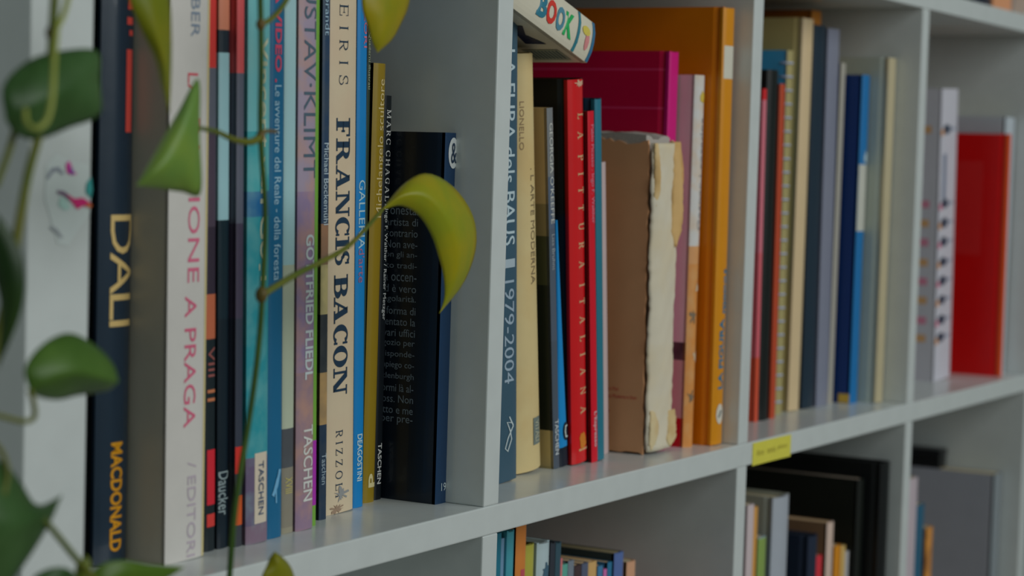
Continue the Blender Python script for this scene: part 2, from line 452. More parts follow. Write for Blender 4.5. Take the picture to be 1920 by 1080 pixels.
b = B('paperback_book', 'pale teal paperback with a grey foot between blue and mauve books', 0.1925, 0.2025, 0.036, 0.295, 0.22, TA, group=GA, cover=(40, 62, 66),
      smat=mat((118, 112, 96), 0.4, stops=[(0.0027, (106, 100, 88)), (0.0335, (60, 62, 66)), (0.0535, (140, 146, 128)), (0.1383, (124, 154, 158))], mottle=((100, 118, 120), 30, 0.15)))
b.text('XVIII', 0.0293, 0.0209, 0.6, (150, 140, 80), name='number_lettering')
b = B('art_book', 'mauve art book with GUSTAV KLIMT and GOTTFRIED FLIEDL on its spine', 0.2035, 0.2188, 0.035, 0.295, 0.23, TA, group=GA,
      smat=mat((112, 92, 110), 0.4, mottle=((150, 112, 92), 55, 0.55), stops=[(0.0179, (118, 96, 104)), (0.0824, (112, 96, 122)), (0.1765, (124, 112, 128))]))
b.text('GUSTAV·KLIMT', 0.2949, 0.1834, 0.74, (58, 74, 86), xc=0.10)
b.text('GOTTFRIED FLIEDL', 0.1544, 0.0789, 0.50, (168, 176, 178), xc=0.14, bold=0.025, name='author_lettering')
b.text('TASCHEN', 0.0549, 0.0150, 0.56, (172, 172, 168), xc=0.12, bold=0.01, name='publisher_lettering')
b = B('paperback_book', 'very thin lime green booklet with a purple label', 0.2228, 0.2262, 0.039, 0.295, 0.22, TA, group=GA, spine=(88, 128, 46))
b.band(0.0457, 0.0110, (130, 34, 130), name='purple_label')
b = B('art_book', 'thin dark art book with small Michael Bockemuehl lettering and a picture strip', 0.2395, 0.2462, 0.046, 0.295, 0.23, TA, group=GA, cover=(14, 22, 30),
      smat=mat((26, 40, 58), 0.35, stops=[(0.0505, (140, 112, 74)), (0.0793, (36, 40, 44)), (0.1108, (150, 138, 96)), (0.1365, (120, 88, 66)), (0.1587, (30, 48, 70))], mottle=((60, 62, 60), 60, 0.35)))
b.text('Rembrandt', 0.2938, 0.2588, 0.62, (122, 142, 156))
b.text('Michael Bockemühl', 0.2022, 0.1587, 0.62, (140, 152, 160), name='author_lettering')
b.text('Taschen', 0.0360, 0.0192, 0.6, (120, 132, 142), name='publisher_lettering')

# FRANCIS BACON
b = B('art_book', 'cream art book with big dark FRANCIS BACON serif lettering', 0.2535, 0.2795, 0.051, 0.300, 0.25, 1.85, group=GA, bulge=0.0012, p=5,
      smat=mat((172, 156, 132), 0.45, mottle=((160, 134, 112), 22, 0.35)), pages=(150, 140, 120))
NAVY = (20, 40, 58)
b.text('LEIRIS', 0.2882, 0.2335, 0.33, NAVY, xc=-0.02, serif=(0.10, 0.045, 0.62), name='author_lettering')
b.text('FRANCIS', 0.2158, 0.1362, 0.52, NAVY, xc=-0.02, serif=(0.25, 0.085, 0.02))
b.text('BACON', 0.1310, 0.0652, 0.52, NAVY, xc=-0.06, serif=(0.25, 0.085, 0.02))
b.text('RIZZOLI', 0.0458, 0.0088, 0.26, NAVY, xc=-0.08, serif=(0.12, 0.06, 0.45), name='publisher_lettering')
b.blob(0.0100, 0.0055, 0.0, 0.3, (112, 112, 112), name='scuff_mark', jag=0.9, seed=3, n=26)
b.blob(0.0026, 0.003, -0.15, 0.3, (120, 100, 84), name='scuff_mark', jag=0.8, seed=8, n=26)
b = B('paperback_book', 'bright blue slim book with white GALLERIA lettering', 0.2838, 0.2934, 0.054, 0.300, 0.24, 1.7, group=GA, spine=(14, 96, 148), rough=0.36, pages=(160, 150, 120))
b.text('COLORI', 0.2871, 0.2552, 0.34, (170, 92, 106), xc=0.2, name='series_lettering')
b.text('GALLERIA', 0.1826, 0.1448, 0.62, (150, 176, 184), bold=0.0)
b.text("d'arte", 0.1448, 0.1259, 0.56, (128, 80, 104), name='subtitle_lettering')
b.text('DEAGOSTINI', 0.0413, 0.0149, 0.50, (158, 176, 180), bold=0.02, name='publisher_lettering')
b = B('paperback_book', 'very thin dark pamphlet between the blue and the ochre spine', 0.2955, 0.2985, 0.058, 0.268, 0.21, 0.9, group=GA, spine=(30, 44, 34), cover=(20, 28, 24))
b.text('Quaderni illustrati', 0.2642, 0.2329, 0.8, (130, 132, 110))
b = B('paperback_book', 'ochre paperback with pale Michelangelo scultore lettering running upwards', 0.3012, 0.3132, 0.059, 0.2480, 0.20, 0.0, group=GA, spine=(112, 92, 22), cover=(92, 72, 12), rough=0.3, bulge=0.0016, p=3, pages=(120, 110, 80))
b.text('Michelangelo scultore', 0.1616, 0.2393, 0.62, (168, 152, 108), xc=0.12)
b.text('P', 0.0086, 0.0165, 0.6, (190, 178, 130), xc=0.1, name='publisher_mark', bold=0.03)
b = B('paperback_book', 'thin black paperback with white MARC CHAGALL lettering', 0.3150, 0.3220, 0.061, 0.2305, 0.19, 0.0, group=GA, spine=(14, 18, 22), rough=0.4)
b.text('MARC CHAGALL', 0.2225, 0.1663, 0.66, (190, 190, 186), xc=0.05, serif=(0.15, 0.08, 0.3))
b.text('Ingo F. Walther / Rainer Metzger', 0.1663, 0.1030, 0.55, (180, 182, 180), name='author_lettering')
b.text('TASCHEN', 0.0325, 0.0091, 0.55, (195, 195, 192), name='publisher_lettering', bold=0.02)
b = B('paperback_book', 'small navy paperback standing forward with printed text and ampersand badge', 0.3245, 0.3388, 0.026, 0.2105, 0.135, 0.0, group=GA, spine=(16, 40, 66), cover=(8, 16, 26), rough=0.34, bulge=0.0006, pages=(120, 110, 90), coat=0.15)
b.blob(0.1991, 0.0088, 0.05, 0.36, (168, 172, 172), name='white_badge')
b.htext('&', 0.1991, 0.0115, -0.14, 0.24, (24, 40, 60), name='badge_lettering').location.y = -0.0004
b.htext('Tommy', 0.1796, 0.0028, -0.32, 0.30, (96, 122, 142), name='author_lettering')
b.htext('Gioia', 0.1766, 0.0028, -0.22, 0.30, (96, 122, 142), name='title_lettering')
b.htext('19', 0.0095, 0.0045, -0.14, 0.2, (150, 160, 162))
LINES = ['onesta:', 'artista di', 'le contrario', 'Non ave-', 'non gli an-', 'gnuto tradi-', 'ostra occen-', 'Ed è vero', 'regolarità.', 'una forma di', 'inventato la', 'i vari uffici', 'negozio per', 'o risponde-', 'impiego co-', 'cklenburgh', 'ormi là al-', 'l boss. Non', 'letto e me', 'ora per pre-']
for i, s in enumerate(LINES):
    zc = 0.1655 + (0.0455-0.1655)*i/(len(LINES)-1)
    b.side(s, zc, 0.0044, 0.017+0.0027*len(s.replace('i', '').replace('l', '')), 0.0170, (88, 98, 108))

# ================================================================ COMPARTMENT B
b = B('art_book', 'slate blue book with dels BAUS 1979-2004 lettering beside the divider', 0.4090, 0.4362, 0.037, 0.279, 0.26, 3.2, group=GB, spine=(44, 66, 80), rough=0.3, bulge=0.0008)
b.text('LA FURA dels BAUS', 0.2617, 0.1443, 0.46, (142, 156, 162), xc=0.12, bold=0.006)
b.text('|', 0.1359, 0.1307, 0.5, (130, 142, 150), xc=0.12, name='divider_mark')
b.text('1979-2004', 0.1230, 0.0600, 0.42, (120, 134, 146), xc=0.12)
b.stroke([(0.30, 0.0335), (0.12, 0.0395), (0.22, 0.0355), (0.02, 0.0365), (0.16, 0.0305), (0.22, 0.0255), (0.05, 0.0185), (-0.06, 0.0205), (0.06, 0.0265), (0.30, 0.0335)], 0.0011, (150, 160, 162))
# worn cream hardback
b = B('hardcover_book', 'old worn cream hardback with faint ARTE MODERNA lettering, widening downwards', 0.4497, 0.4863, 0.044, 0.262, 0.19, 4.4, group=GB, hard=True, taper=0.46, bulge=0.005, p=2.2, pages=(140, 120, 80), rough=0.6,
      smat=mat((168, 150, 108), 0.6, mottle=((156, 128, 80), 18, 0.5)))
b.text('. L ARTE MODERNA', 0.1908, 0.1185, 0.20, (98, 84, 62), xc=0.08)
b.text('LIONELLO', 0.2322, 0.2024, 0.12, (110, 88, 60), xc=-0.33, name='author_lettering')
b.band(0.0338, 0.0165, (88, 96, 92), 0.02, 0.32, name='grey_label', eps=0.0004)
b.text('VITALI', 0.0321, 0.0185, 0.2, (142, 140, 120), xc=0.17, name='publisher_lettering', eps=0.0007)
# O'Keeffe
b = B('art_book', "thin leaning art book with small white GEORGIA O'KEEFFE lettering", 0.4928, 0.5003, 0.042, 0.2305, 0.17, 6.0, group=GB, rough=0.35,
      smat=mat((58, 66, 76), 0.35, stops=[(0.0822, (62, 70, 82)), (0.1536, (64, 74, 90)), (0.1872, (92, 94, 96))]),
      cmat=mat((128, 116, 80), 0.4, stops=[(0.0, (140, 124, 84)), (0.024, (14, 20, 12)), (0.118, (46, 48, 28)), (0.150, (104, 92, 62)), (0.170, (138, 118, 82))]))
b.text("GEORGIA O'KEEFFE", 0.2211, 0.1576, 0.6, (150, 150, 146), bold=0.01)
b.text('Lisa Bruhns', 0.1509, 0.1282, 0.5, (120, 126, 132), name='author_lettering')
b.text('TASCHEN', 0.0318, 0.0090, 0.62, (156, 160, 162), bold=0.01, name='publisher_lettering')
b = B('paperback_book', 'thin bright blue booklet leaning behind the grey TASCHEN spine, round white badge', 0.5020, 0.5135, 0.0425, 0.160, 0.15, 7.6, group=GB, rough=0.35, taper=0.85,
      smat=mat((8, 18, 30), 0.35, stops=[(0.0115, (14, 104, 158))]))
b.blob(0.0225, 0.0060, 0.16, 0.32, (16, 30, 42), name='black_badge')
b.stroke([(0.28, 0.0262), (0.10, 0.0260), (0.04, 0.0225), (0.10, 0.0190), (0.28, 0.0190)], 0.0013, (160, 166, 164), eps=0.0007, name='badge_mark')
# LA PITTURA ITALIANA
b = B('hardcover_book', 'black hardback with a bright red spine lettered LA PITTURA ITALIANA', 0.5141, 0.5343, 0.039, 0.2495, 0.20, 5.2, group=GB, hard=True, bulge=0.0022, p=3, rough=0.28, spine=(178, 18, 22), cover=(12, 15, 15), coat=0.25, pages=(150, 130, 100))
b.text('LA PITTURA ITALIANA', 0.2274, 0.0326, 0.40, (196, 160, 120), xc=0.12, serif=(0.17, 0.09, 1.5), rough=0.5)
b.blob(0.0149, 0.0072, 0.08, 0.26, (206, 120, 36), name='flame_mark', jag=0.35, seed=5)
b.band(0.0099, 0.0085, (196, 150, 110), -0.2, 0.4, name='publisher_line', eps=0.0003)
b.blob(0.2462, 0.0028, 0.1, 0.4, (188, 150, 126), name='worn_edge', jag=0.7, seed=6, n=30)
b = B('paperback_book', 'thin crimson paperback with small pale Picasso lettering', 0.5352, 0.5436, 0.037, 0.2300, 0.17, 5.4, group=GB, rough=0.35,
      smat=mat((166, 12, 30), 0.35), cmat=mat((36, 8, 12), 0.4))
b.text('Pablo Picasso . Ingo F. Walther', 0.2212, 0.1574, 0.62, (180, 110, 128))
b.text("L'Espresso", 0.0336, 0.0101, 0.6, (190, 160, 165), bold=0.02, name='publisher_lettering')
B('hardcover_book', 'narrow teal-spined book with navy sides to the right of the crimson paperback', 0.5447, 0.5537, 0.037, 0.2385, 0.18, 5.1, group=GB, hard=True, rough=0.35, spine=(28, 88, 104), cover=(18, 40, 58))
B('paperback_book', 'slim pinkish white booklet set back beside the torn old book', 0.5765, 0.5840, 0.050, 0.1975, 0.16, 5.4, group=GB, spine=(150, 134, 134), cover=(130, 110, 96))

# old torn book ----------------------------------------------------
def torn_book():
    x0, x1, yf, H, D = 0.5915, 0.6300, 0.024, 0.2145, 0.135
    root = bpy.data.objects.new('old_torn_book', None); COL.objects.link(root)
    root.location = ((x0+x1)/2, yf, 0); root.rotation_euler = (0, -math.radians(1.4), 0); root.location.z = 0.0006
    tag(root, 'old tan book with a torn, peeling cream spine', 'book', GB)
    hw = (x1-x0)/2
    # crumbling spine: uneven surface with ragged edges
    R_ = random.Random(4); nx, nz = 16, 60; V = []; F = []
    ph = [R_.uniform(0, 6.28) for _ in range(8)]
    for k in range(nz+1):
        z = 0.002+(H-0.006)*k/nz
        ragL = 0.0007*math.sin(z*120+ph[0])+0.0009*R_.uniform(-1, 1)
        ragR = 0.0009*math.sin(z*90+ph[2])+0.0010*R_.uniform(-1, 1) - (0.004 if z > 0.16 else 0)
        for i in range(nx+1):
            t = i/nx; x = -hw*0.99+ragL*(1-t) + (2*hw*0.98+ragR)*t
            y = 0.0034*abs(2*t-1)**3.2 + 0.0003*math.sin(z*75+x*160+ph[4]) + 0.00025*math.sin(z*260-x*420+ph[5])
            V.append((x, y, z))
    for k in range(nz):
        for i in range(nx):
            a = k*(nx+1)+i; F.append((a, a+1, a+nx+2, a+nx+1))
    sp = mesh_obj('spine', V, F, mat((162, 154, 138), 0.75, mottle=((170, 154, 122), 16, 0.6)), root, smooth=True)
    sd = sp.modifiers.new('t', 'SOLIDIFY'); sd.thickness = 0.0012; sd.offset = -1
    # boards with ragged worn outline
    for sg, nm, m in ((-1, 'back_cover', mat((184, 136, 98), 0.65, mottle=((164, 116, 80), 12, 0.5))), (1, 'front_cover', mat((150, 130, 96), 0.7))):
        n = 40; out = []
        for i in range(n): out.append((0.0045+0.0013*R_.random(), H*0.99*i/n))
        for i in range(n): out.append((0.006+(D-0.006)*i/n, H-0.002-0.0018*R_.random()-(0.0015*math.sin(i*0.4))))
        for i in range(n): out.append((D-0.001*R_.random(), H*0.99*(1-i/n)))
        for i in range(n): out.append((D-(D-0.0045)*i/n, 0.0005+0.0010*R_.random()))
        V = [(sg*hw, y, z) for y, z in out]+[(sg*(hw-0.002), y, z) for y, z in out]; N_ = len(out)
        F = [tuple(range(N_)), tuple(range(N_, 2*N_))]+[(i, (i+1) % N_, N_+(i+1) % N_, N_+i) for i in range(N_)]
        mesh_obj(nm, V, F, m, root)
    # page block with uneven, greyed head
    V = []; F = []; nx, ny = 10, 16
    for j in range(ny+1):
        for i in range(nx+1):
            x = -hw*0.93+2*hw*0.93*i/nx; y = 0.008+(D-0.011)*j/ny
            V.append((x, y, H-0.001+0.0035*math.sin(i*0.9+1)*math.sin(j*0.33+0.4)+0.0012*R_.random()))
    for j in range(ny):
        for i in range(nx):
            a = j*(nx+1)+i; F.append((a, a+1, a+nx+2, a+nx+1))
    base = len(V)
    for j in range(ny+1):
        for i in range(nx+1): V.append((V[j*(nx+1)+i][0], V[j*(nx+1)+i][1], 0.002))
    rim = [i for i in range(nx+1)]+[(j+1)*(nx+1)+nx for j in range(ny)]+[ny*(nx+1)+nx-1-i for i in range(nx)]+[(ny-1-j)*(nx+1) for j in range(ny-1)]
    for a, c in zip(rim, rim[1:]+rim[:1]): F.append((a, c, base+c, base+a))
    mesh_obj('page_block', V, F, page_mat((140, 134, 128)), root)
    # hanging curled strips of torn spine cloth
    def strip(name, cx, z1, z0, wd, curl, seed, rgb):
        q = random.Random(seed); V = []; F = []; n = 26
        for k in range(n+1):
            t = k/n; z = z1+(z0-z1)*t; ww = wd*(0.85+0.18*math.sin(t*5+seed)+0.34*q.random())*(1 if t < .85 else (1-t)/.15*0.8+0.2)
            for i in range(7):
                s_ = i/6-0.5; V.append((cx+s_*ww+0.0006*math.sin(t*6+seed), -0.0016-curl*(1-(2*s_)**2)-0.003*math.sin(t*3.1)*(s_+0.5)+(0.004*abs(2*cx/(2*hw))**2.6), z))
        for k in range(n):
            for i in range(6):
                a = k*7+i; F.append((a, a+1, a+8, a+7))
        o = mesh_obj(name, V, F, mat(rgb, 0.75, mottle=((150, 118, 70), 40, 0.7)), root, smooth=True)
        m_ = o.modifiers.new('t', 'SOLIDIFY'); m_.thickness = 0.0006
    strip('torn_spine_strip', 0.0115, H-0.003, 0.140, 0.0125, 0.0016, 3, (180, 146, 96))
    strip('torn_spine_strip', 0.0180, H-0.005, 0.165, 0.0045, 0.0024, 5, (176, 134, 80))
    strip('torn_spine_strip', -0.0165, H-0.004, 0.168, 0.0050, 0.0008, 9, (182, 156, 112))
    strip('torn_spine_strip', -0.0145, 0.030, 0.003, 0.0065, 0.0002, 12, (172, 156, 122))
    strip('torn_spine_strip', 0.0110, 0.028, 0.003, 0.0110, 0.0008, 21, (176, 158, 120))
    # printed red lines at the foot of the cover
    for zc, ln, y0 in ((0.0435, 0.016, 0.040), (0.0385, 0.030, 0.040), (0.0285, 0.012, 0.042), (0.0165, 0.010, 0.040)):
        V, F = text_mesh('Biblioteca Moderna e illustrata'[:int(ln*900)])
        mesh_obj('red_lettering', [(-hw-0.0003, y0-ln*u+0.0, zc+0.0026*(v-0.5)-0.0000) for u, v in V], F, mat((150, 60, 52), 0.6), root)
torn_book()

B('hardcover_book', 'magenta book behind the torn tan one', 0.6302, 0.6445, 0.036, 0.2745, 0.20, 0.4, group=GB, hard=True, bulge=0.0008, p=5, rough=0.4,
  smat=mat((158, 14, 92), 0.4), cmat=mat((150, 0, 46), 0.42, stops=[(0.234, (170, 40, 80)), (0.2348, (150, 0, 46)), (0.2605, (170, 40, 80)), (0.2612, (150, 0, 46))]))
b = B('paperback_book', 'white-jacketed book with a tattered orange lower spine next to the big orange book', 0.6462, 0.6608, 0.022, 0.2590, 0.19, 0.3, group=GB, bulge=0.003, p=2.2,
      smat=mat((176, 116, 58), 0.5, stops=[(0.128, (178, 128, 82)), (0.140, (160, 158, 156))], mottle=((186, 150, 104), 70, 0.4)),
      cmat=mat((140, 8, 16), 0.5, stops=[(0.019, (150, 124, 120)), (0.060, (22, 16, 18)), (0.072, (168, 158, 158))], mottle=((170, 140, 142), 14, 0.3)))
b.text('Gaspar i casades', 0.1516, 0.2294, 0.40, (104, 110, 116), xc=0.1)
b.blob(0.2439, 0.0045, 0.0, 0.25, (172, 150, 60), name='yellow_mark', jag=0.3)
for i, (z, rz) in enumerate(((0.092, 0.007), (0.064, 0.005), (0.035, 0.006), (0.112, 0.004))):
    b.blob(z, rz, 0.15 if i % 2 else -0.15, 0.34, (188, 168, 140) if i % 2 else (96, 84, 70), name='torn_paper_patch', jag=0.8, seed=20+i)
b = B('art_book', 'tall orange book with blue LA FIGURA lettering beside the divider', 0.6668, 0.6850, 0.011, 0.3070, 0.28, 0.9, group=GB, hard=True, bulge=0.002, p=3, rough=0.35, spine=(204, 132, 14), cover=(204, 114, 0), pages=(160, 145, 110))
b.band(0.2575, 0.2803, (160, 156, 144), -0.42, 0.46, name='white_label')
b.text('LA FIGURA', 0.0397, 0.0896, 0.40, (28, 88, 112), xc=0.0, bold=0.035)
b.text('FEMMINILE', 0.0933, 0.1245, 0.26, (28, 92, 118), xc=0.16, bold=0.03)
b.blob(0.0221, 0.0072, 0.0, 0.28, (164, 160, 150), name='white_badge')
b.stroke([(-0.1, 0.0198), (0.1, 0.0244)], 0.0016, (60, 70, 76), eps=0.0006, name='badge_mark')

# thick white BOOK lying aslant on top of the others ----------------
def slanted_book():
    A_ = Vector((0.3816, 0.0200, 0.2889)); C_ = Vector((0.4813, 0.0200, 0.2581))      # lower front edge of the spine, seen from the front
    d = (C_-A_).normalized(); a = math.atan2(-d.z, d.x)
    L_ = 0.135; th = 0.0262; D = 0.12
    root = bpy.data.objects.new('thick_book', None); COL.objects.link(root)
    root.location = C_; root.rotation_euler = (0, a, math.radians(-2))
    tag(root, 'thick white book with colourful BOOK letters, lying aslant on top of other books', 'book', GB)
    wm = mat((172, 166, 150), 0.4); n = 10
    # spine: slightly rounded front, local x from -L to 0, z from 0 to th
    prof = [(0.0025*abs(2*i/n-1)**2.4, th*i/n) for i in range(n+1)]
    prof = prof+[(0.006, th), (0.006, 0)]
    V = [(-L_, y, z) for y, z in prof]+[(-0.0, y, z) for y, z in prof]; N_ = len(prof)
    F = [tuple(range(N_)), tuple(range(N_, 2*N_))]+[(i, (i+1) % N_, N_+(i+1) % N_, N_+i) for i in range(N_)]
    mesh_obj('spine', V, F, wm, root)
    box('front_cover', -L_, 0, 0.0025, D, 0, 0.0022, wm, root, 0.0008)
    box('back_cover', -L_, 0, 0.0025, D, th-0.0022, th, wm, root, 0.0008)
    box('page_block', -L_+0.003, -0.003, 0.006, D-0.003, 0.0022, th-0.0022, page_mat((160, 155, 140)), root)
    def flat(name, V2, F2, x0, x1, z0, z1, rgb, e=0.0004):
        def sy(z): return 0.0025*abs(2*z/th-1)**2.4
        mesh_obj(name, [(x0+(x1-x0)*u, sy(z0+(z1-z0)*v)-e, z0+(z1-z0)*v) for u, v in V2], F2, mat(rgb, 0.45), root)
    Q = ([(0, 0), (1, 0), (1, .25), (0, .25), (0, .5), (1, .5), (1, .75), (0, .75), (0, 1), (1, 1)], [(0, 1, 2, 3), (3, 2, 5, 4), (4, 5, 6, 7), (7, 6, 9, 8)])
    for ch, x, wd, c in (('B', -0.0700, 0.0105, (36, 92, 110)), ('O', -0.0597, 0.0112, (190, 52, 42)), ('O', -0.0478, 0.0098, (62, 104, 120)), ('K', -0.0372, 0.0108, (28, 130, 70))):
        Vv, Ff = text_mesh(ch, 0.045)
        flat('title_lettering', Vv, Ff, x, x+wd, 0.005, 0.0200, c)
    Vv, Ff = text_mesh('the', 0.02)
    flat('subtitle_lettering', Vv, Ff, -0.090, -0.080, 0.0125, 0.019, (112, 74, 60))
    flat('spine_stripe', Q[0], Q[1], -0.0215, -0.0185, 0.0002, th-0.0002, (36, 92, 104))
    flat('spine_end_cap', Q[0], Q[1], -0.0030, -0.0, 0.0002, th-0.0002, (40, 84, 112))
    for x, z, rx, rz, c in ((-0.011, 0.017, 0.005, 0.003, (178, 162, 70)), (-0.0085, 0.011, 0.0025, 0.006, (176, 112, 112))):
        Vv = [(.5, .5)]+[(.5+.5*math.cos(k*.63), .5+.5*math.sin(k*.63)) for k in range(10)]
        flat('publisher_mark', Vv, [(0, k+1, (k+1) % 10+1) for k in range(10)], x-rx, x+rx, z-rz, z+rz, c)
    # underside print: dark blue star and bar code
    def under(name, pts, rgb): mesh_obj(name, [(x, y, -0.0004) for x, y in pts], [tuple(range(len(pts)))], mat(rgb, 0.45), root)
    under('star_print', [(-0.064, 0.012), (-0.049, 0.0185), (-0.0336, 0.0125), (-0.0345, 0.027), (-0.049, 0.0245), (-0.066, 0.032)], (16, 26, 52))
    under('barcode_panel', [(-0.024, 0.010), (-0.006, 0.010), (-0.006, 0.036), (-0.024, 0.036)], (120, 122, 108))
    for k in range(9):
        y = 0.0115+k*0.0026; mesh_obj('barcode_line', [(-0.0225, y, -0.0006), (-0.009, y, -0.0006), (-0.009, y+0.0013, -0.0006), (-0.0225, y+0.0013, -0.0006)], [(0, 1, 2, 3)], mat((60, 74, 76), 0.5), root)
slanted_book()

# ================================================================ COMPARTMENT C
b = B('paperback_book', 'thin pink and red booklet just right of the second divider', 0.8200, 0.8268, 0.046, 0.2570, 0.2, 1.4, group=GC,
      smat=mat((186, 70, 44), 0.45, stops=[(0.05, (168, 76, 84)), (0.13, (172, 92, 104)), (0.247, (180, 20, 26))]))
B('hardcover_book', 'plain black book with rounded top in the third compartment', 0.8275, 0.8470, 0.045, 0.2720, 0.2, 0.9, group=GC, spine=(9, 12, 11), bulge=0.003, p=3)
B('paperback_book', 'orange-red slim book beside the black one', 0.8490, 0.8590, 0.045, 0.2620, 0.2, 1.0, group=GC, spine=(142, 52, 26), cover=(110, 38, 22))
# spiral notebook
b = B('spiral_notebook', 'blue and tan spiral-bound notebook with a wire coil along its edge', 0.8790, 0.8905, 0.053, 0.290, 0.2, 0.6, group=GC, cat='notebook', spine=(128, 118, 78), rough=0.5,
      cmat=mat((120, 112, 76), 0.5, stops=[(0.10, (84, 112, 136)), (0.16, (44, 104, 130)), (0.235, (48, 124, 164))], mottle=((60, 100, 130), 25, 0.35)))
def coil_ring():
    V = []; F = []; n, m_ = 14, 6
    for i in range(n):
        a = 2*math.pi*i/n
        for j in range(m_):
            q = 2*math.pi*j/m_; r_ = 0.0052+0.0009*math.cos(q)
            V.append((r_*math.cos(a), 0.004+r_*math.sin(a), 0.0009*math.sin(q)))
    for i in range(n):
        for j in range(m_):
            F.append((i*m_+j, ((i+1) % n)*m_+j, ((i+1) % n)*m_+(j+1) % m_, i*m_+(j+1) % m_))
    return V, F
V, F = coil_ring(); ring0 = None
for i in range(26):
    if ring0 is None:
        ring0 = mesh_obj('coil_ring', V, F, mat((140, 146, 168), 0.3, spec=0.6), b.root, smooth=True); o = ring0
    else:
        o = ring0.copy(); COL.objects.link(o); o.parent = b.root
    o.location = (-0.001, 0, 0.010+0.0108*i)
b = B('hardcover_book', 'tall cream book with tan sides right of the wire-bound notebook', 0.9050, 0.9265, 0.051, 0.3180, 0.25, 0.0, group=GC, hard=True, bulge=0.003, spine=(178, 156, 122), cover=(150, 134, 88))
B('paperback_book', 'orange-brown book lying on top at the back of the third compartment', 0.9790, 1.0010, 0.076, 0.043, 0.15, 0.0, z0=0.2868, group=GC, spine=(190, 118, 30), cover=(150, 84, 20))  # cover is the spine orange darkened, painting in shade on that side
B('hardcover_book', 'tall navy book right of the tall cream one', 0.9290, 0.9535, 0.050, 0.3140, 0.24, 0.8, group=GC, hard=True, spine=(18, 32, 44), bulge=0.002)
B('paperback_book', 'tall lilac-grey book between the tall navy one and a thin pale booklet', 0.9555, 0.9815, 0.049, 0.3125, 0.24, 1.0, group=GC, spine=(96, 98, 112), rough=0.35)
B('paperback_book', 'thin pale booklet left of the bright blue book', 0.9840, 0.9945, 0.050, 0.2860, 0.21, 0.0, group=GC, spine=(128, 124, 116), cover=(96, 100, 100))
b = B('paperback_book', 'bright blue book with a pale label across its spine', 1.0000, 1.0175, 0.036, 0.2770, 0.2, 0.0, group=GC, spine=(16, 84, 132), cover=(10, 38, 88), bulge=0.002, p=2.5)
b.band(0.146, 0.202, (148, 148, 140), -0.48, 0.5, name='pale_label')
b.blob(0.208, 0.006, 0.1, 0.3, (130, 150, 160), name='white_mark', jag=0.4)
b.sideband(0.0005, 0.008, 0.012, 0.002, (160, 130, 50), name='yellow_corner')
B('hardcover_book', 'large beige book with cream spine against the third divider', 1.0195, 1.0362, 0.020, 0.2930, 0.24, 0.0, group=GC, hard=True, spine=(142, 132, 106), cover=(132, 138, 130))

# ================================================================ COMPARTMENT D
b = B('ring_binder', 'white binder with columns of dark and pink marks on its back', 1.2400, 1.2870, 0.045, 0.2760, 0.20, 2.2, group=GD, cat='binder', spine=(152, 150, 158), cover=(150, 146, 152), bulge=0.001, rough=0.4)
b.band(0.215, 0.172, (84, 94, 112), -0.35, -0.18, name='dark_rule', eps=0.0002)
for i, z in enumerate((0.238, 0.168, 0.150, 0.132, 0.113, 0.095, 0.077, 0.058, 0.041, 0.023)):
    if i < 9:
        b.blob(z, 0.0052, -0.20, 0.24, (44, 52, 66), name='dark_mark', jag=0.25, seed=40+i)
        b.band(z+0.002, z-0.001, (112, 118, 132), 0.0, 0.34, name='grey_dash', eps=0.0002)
        b.blob(z-0.003, 0.004, -0.42, 0.07, (186, 110, 132) if i % 2 else (184, 132, 90), name='pink_mark', jag=0.2, seed=60+i)
        b.sideband(z-0.004, z+0.003, 0.022, 0.010, (176, 108, 128) if i % 2 else (184, 140, 96), name='pink_mark')
b = B('hardcover_book', 'bright red book standing alone in the rightmost compartment, broad red side showing', 1.3390, 1.3500, 0.013, 0.2370, 0.17, 0.8, group=GD, hard=True, spine=(196, 66, 16), cover=(190, 4, 4), rough=0.35, bulge=0.001)
b.sideband(0.118, 0.210, 0.066, 0.024, (176, 26, 26), name='cover_panel')
b = B('file_box', 'white box file standing behind the bright red book', 1.3560, 1.3865, 0.022, 0.2540, 0.24, 0.0, group=GD, cat='file box', spine=(140, 146, 152), cover=(138, 146, 152))
# upper shelf, just in view
B('hardcover_book', 'dark navy book on the upper shelf at the top right corner', 1.2700, 1.3230, 0.030, 0.25, 0.2, 0.0, z0=ZU, spine=(14, 20, 34), hard=True)
B('hardcover_book', 'thick tan book on the upper shelf at the far right corner', 1.3270, 1.3870, 0.030, 0.25, 0.2, 0.0, z0=ZU, spine=(170, 118, 84), hard=True, bulge=0.002)

# ================================================================ LOWER ROW
def low(name, label, x0, x1, yf, ztop, D, spine, cover=None, lean=0.0, **kw):
    return B(name, label, x0, x1, yf, ztop-ZL, D, lean, z0=ZL, spine=spine, cover=cover, group=GL, **kw)
low('paperback_book', 'narrow teal book at the left end of the lower middle compartment', 0.4105, 0.4165, 0.035, -0.0295, 0.2, (24, 86, 104))
low('paperback_book', 'blue-grey lower-shelf book with a tan top edge', 0.4172, 0.4238, 0.037, -0.0340, 0.2, (84, 112, 136), cover=(40, 60, 80), pages=(160, 120, 80))
low('paperback_book', 'rounded teal lower-shelf book left of the orange spine', 0.4243, 0.4330, 0.035, -0.0300, 0.2, (52, 118, 130), hard=True)
b = low('paperback_book', 'tall orange spine on the lower shelf under the board', 0.4336, 0.4462, 0.034, -0.0275, 0.2, (172, 104, 46))
b.band(0.268, 0.296, (150, 62, 70), -0.1, 0.3, name='pink_label')
low('hardcover_book', 'olive green lower-shelf book right of the orange spine', 0.4480, 0.4615, 0.036, -0.0420, 0.19, (136, 132, 52), cover=(60, 58, 24), hard=True)
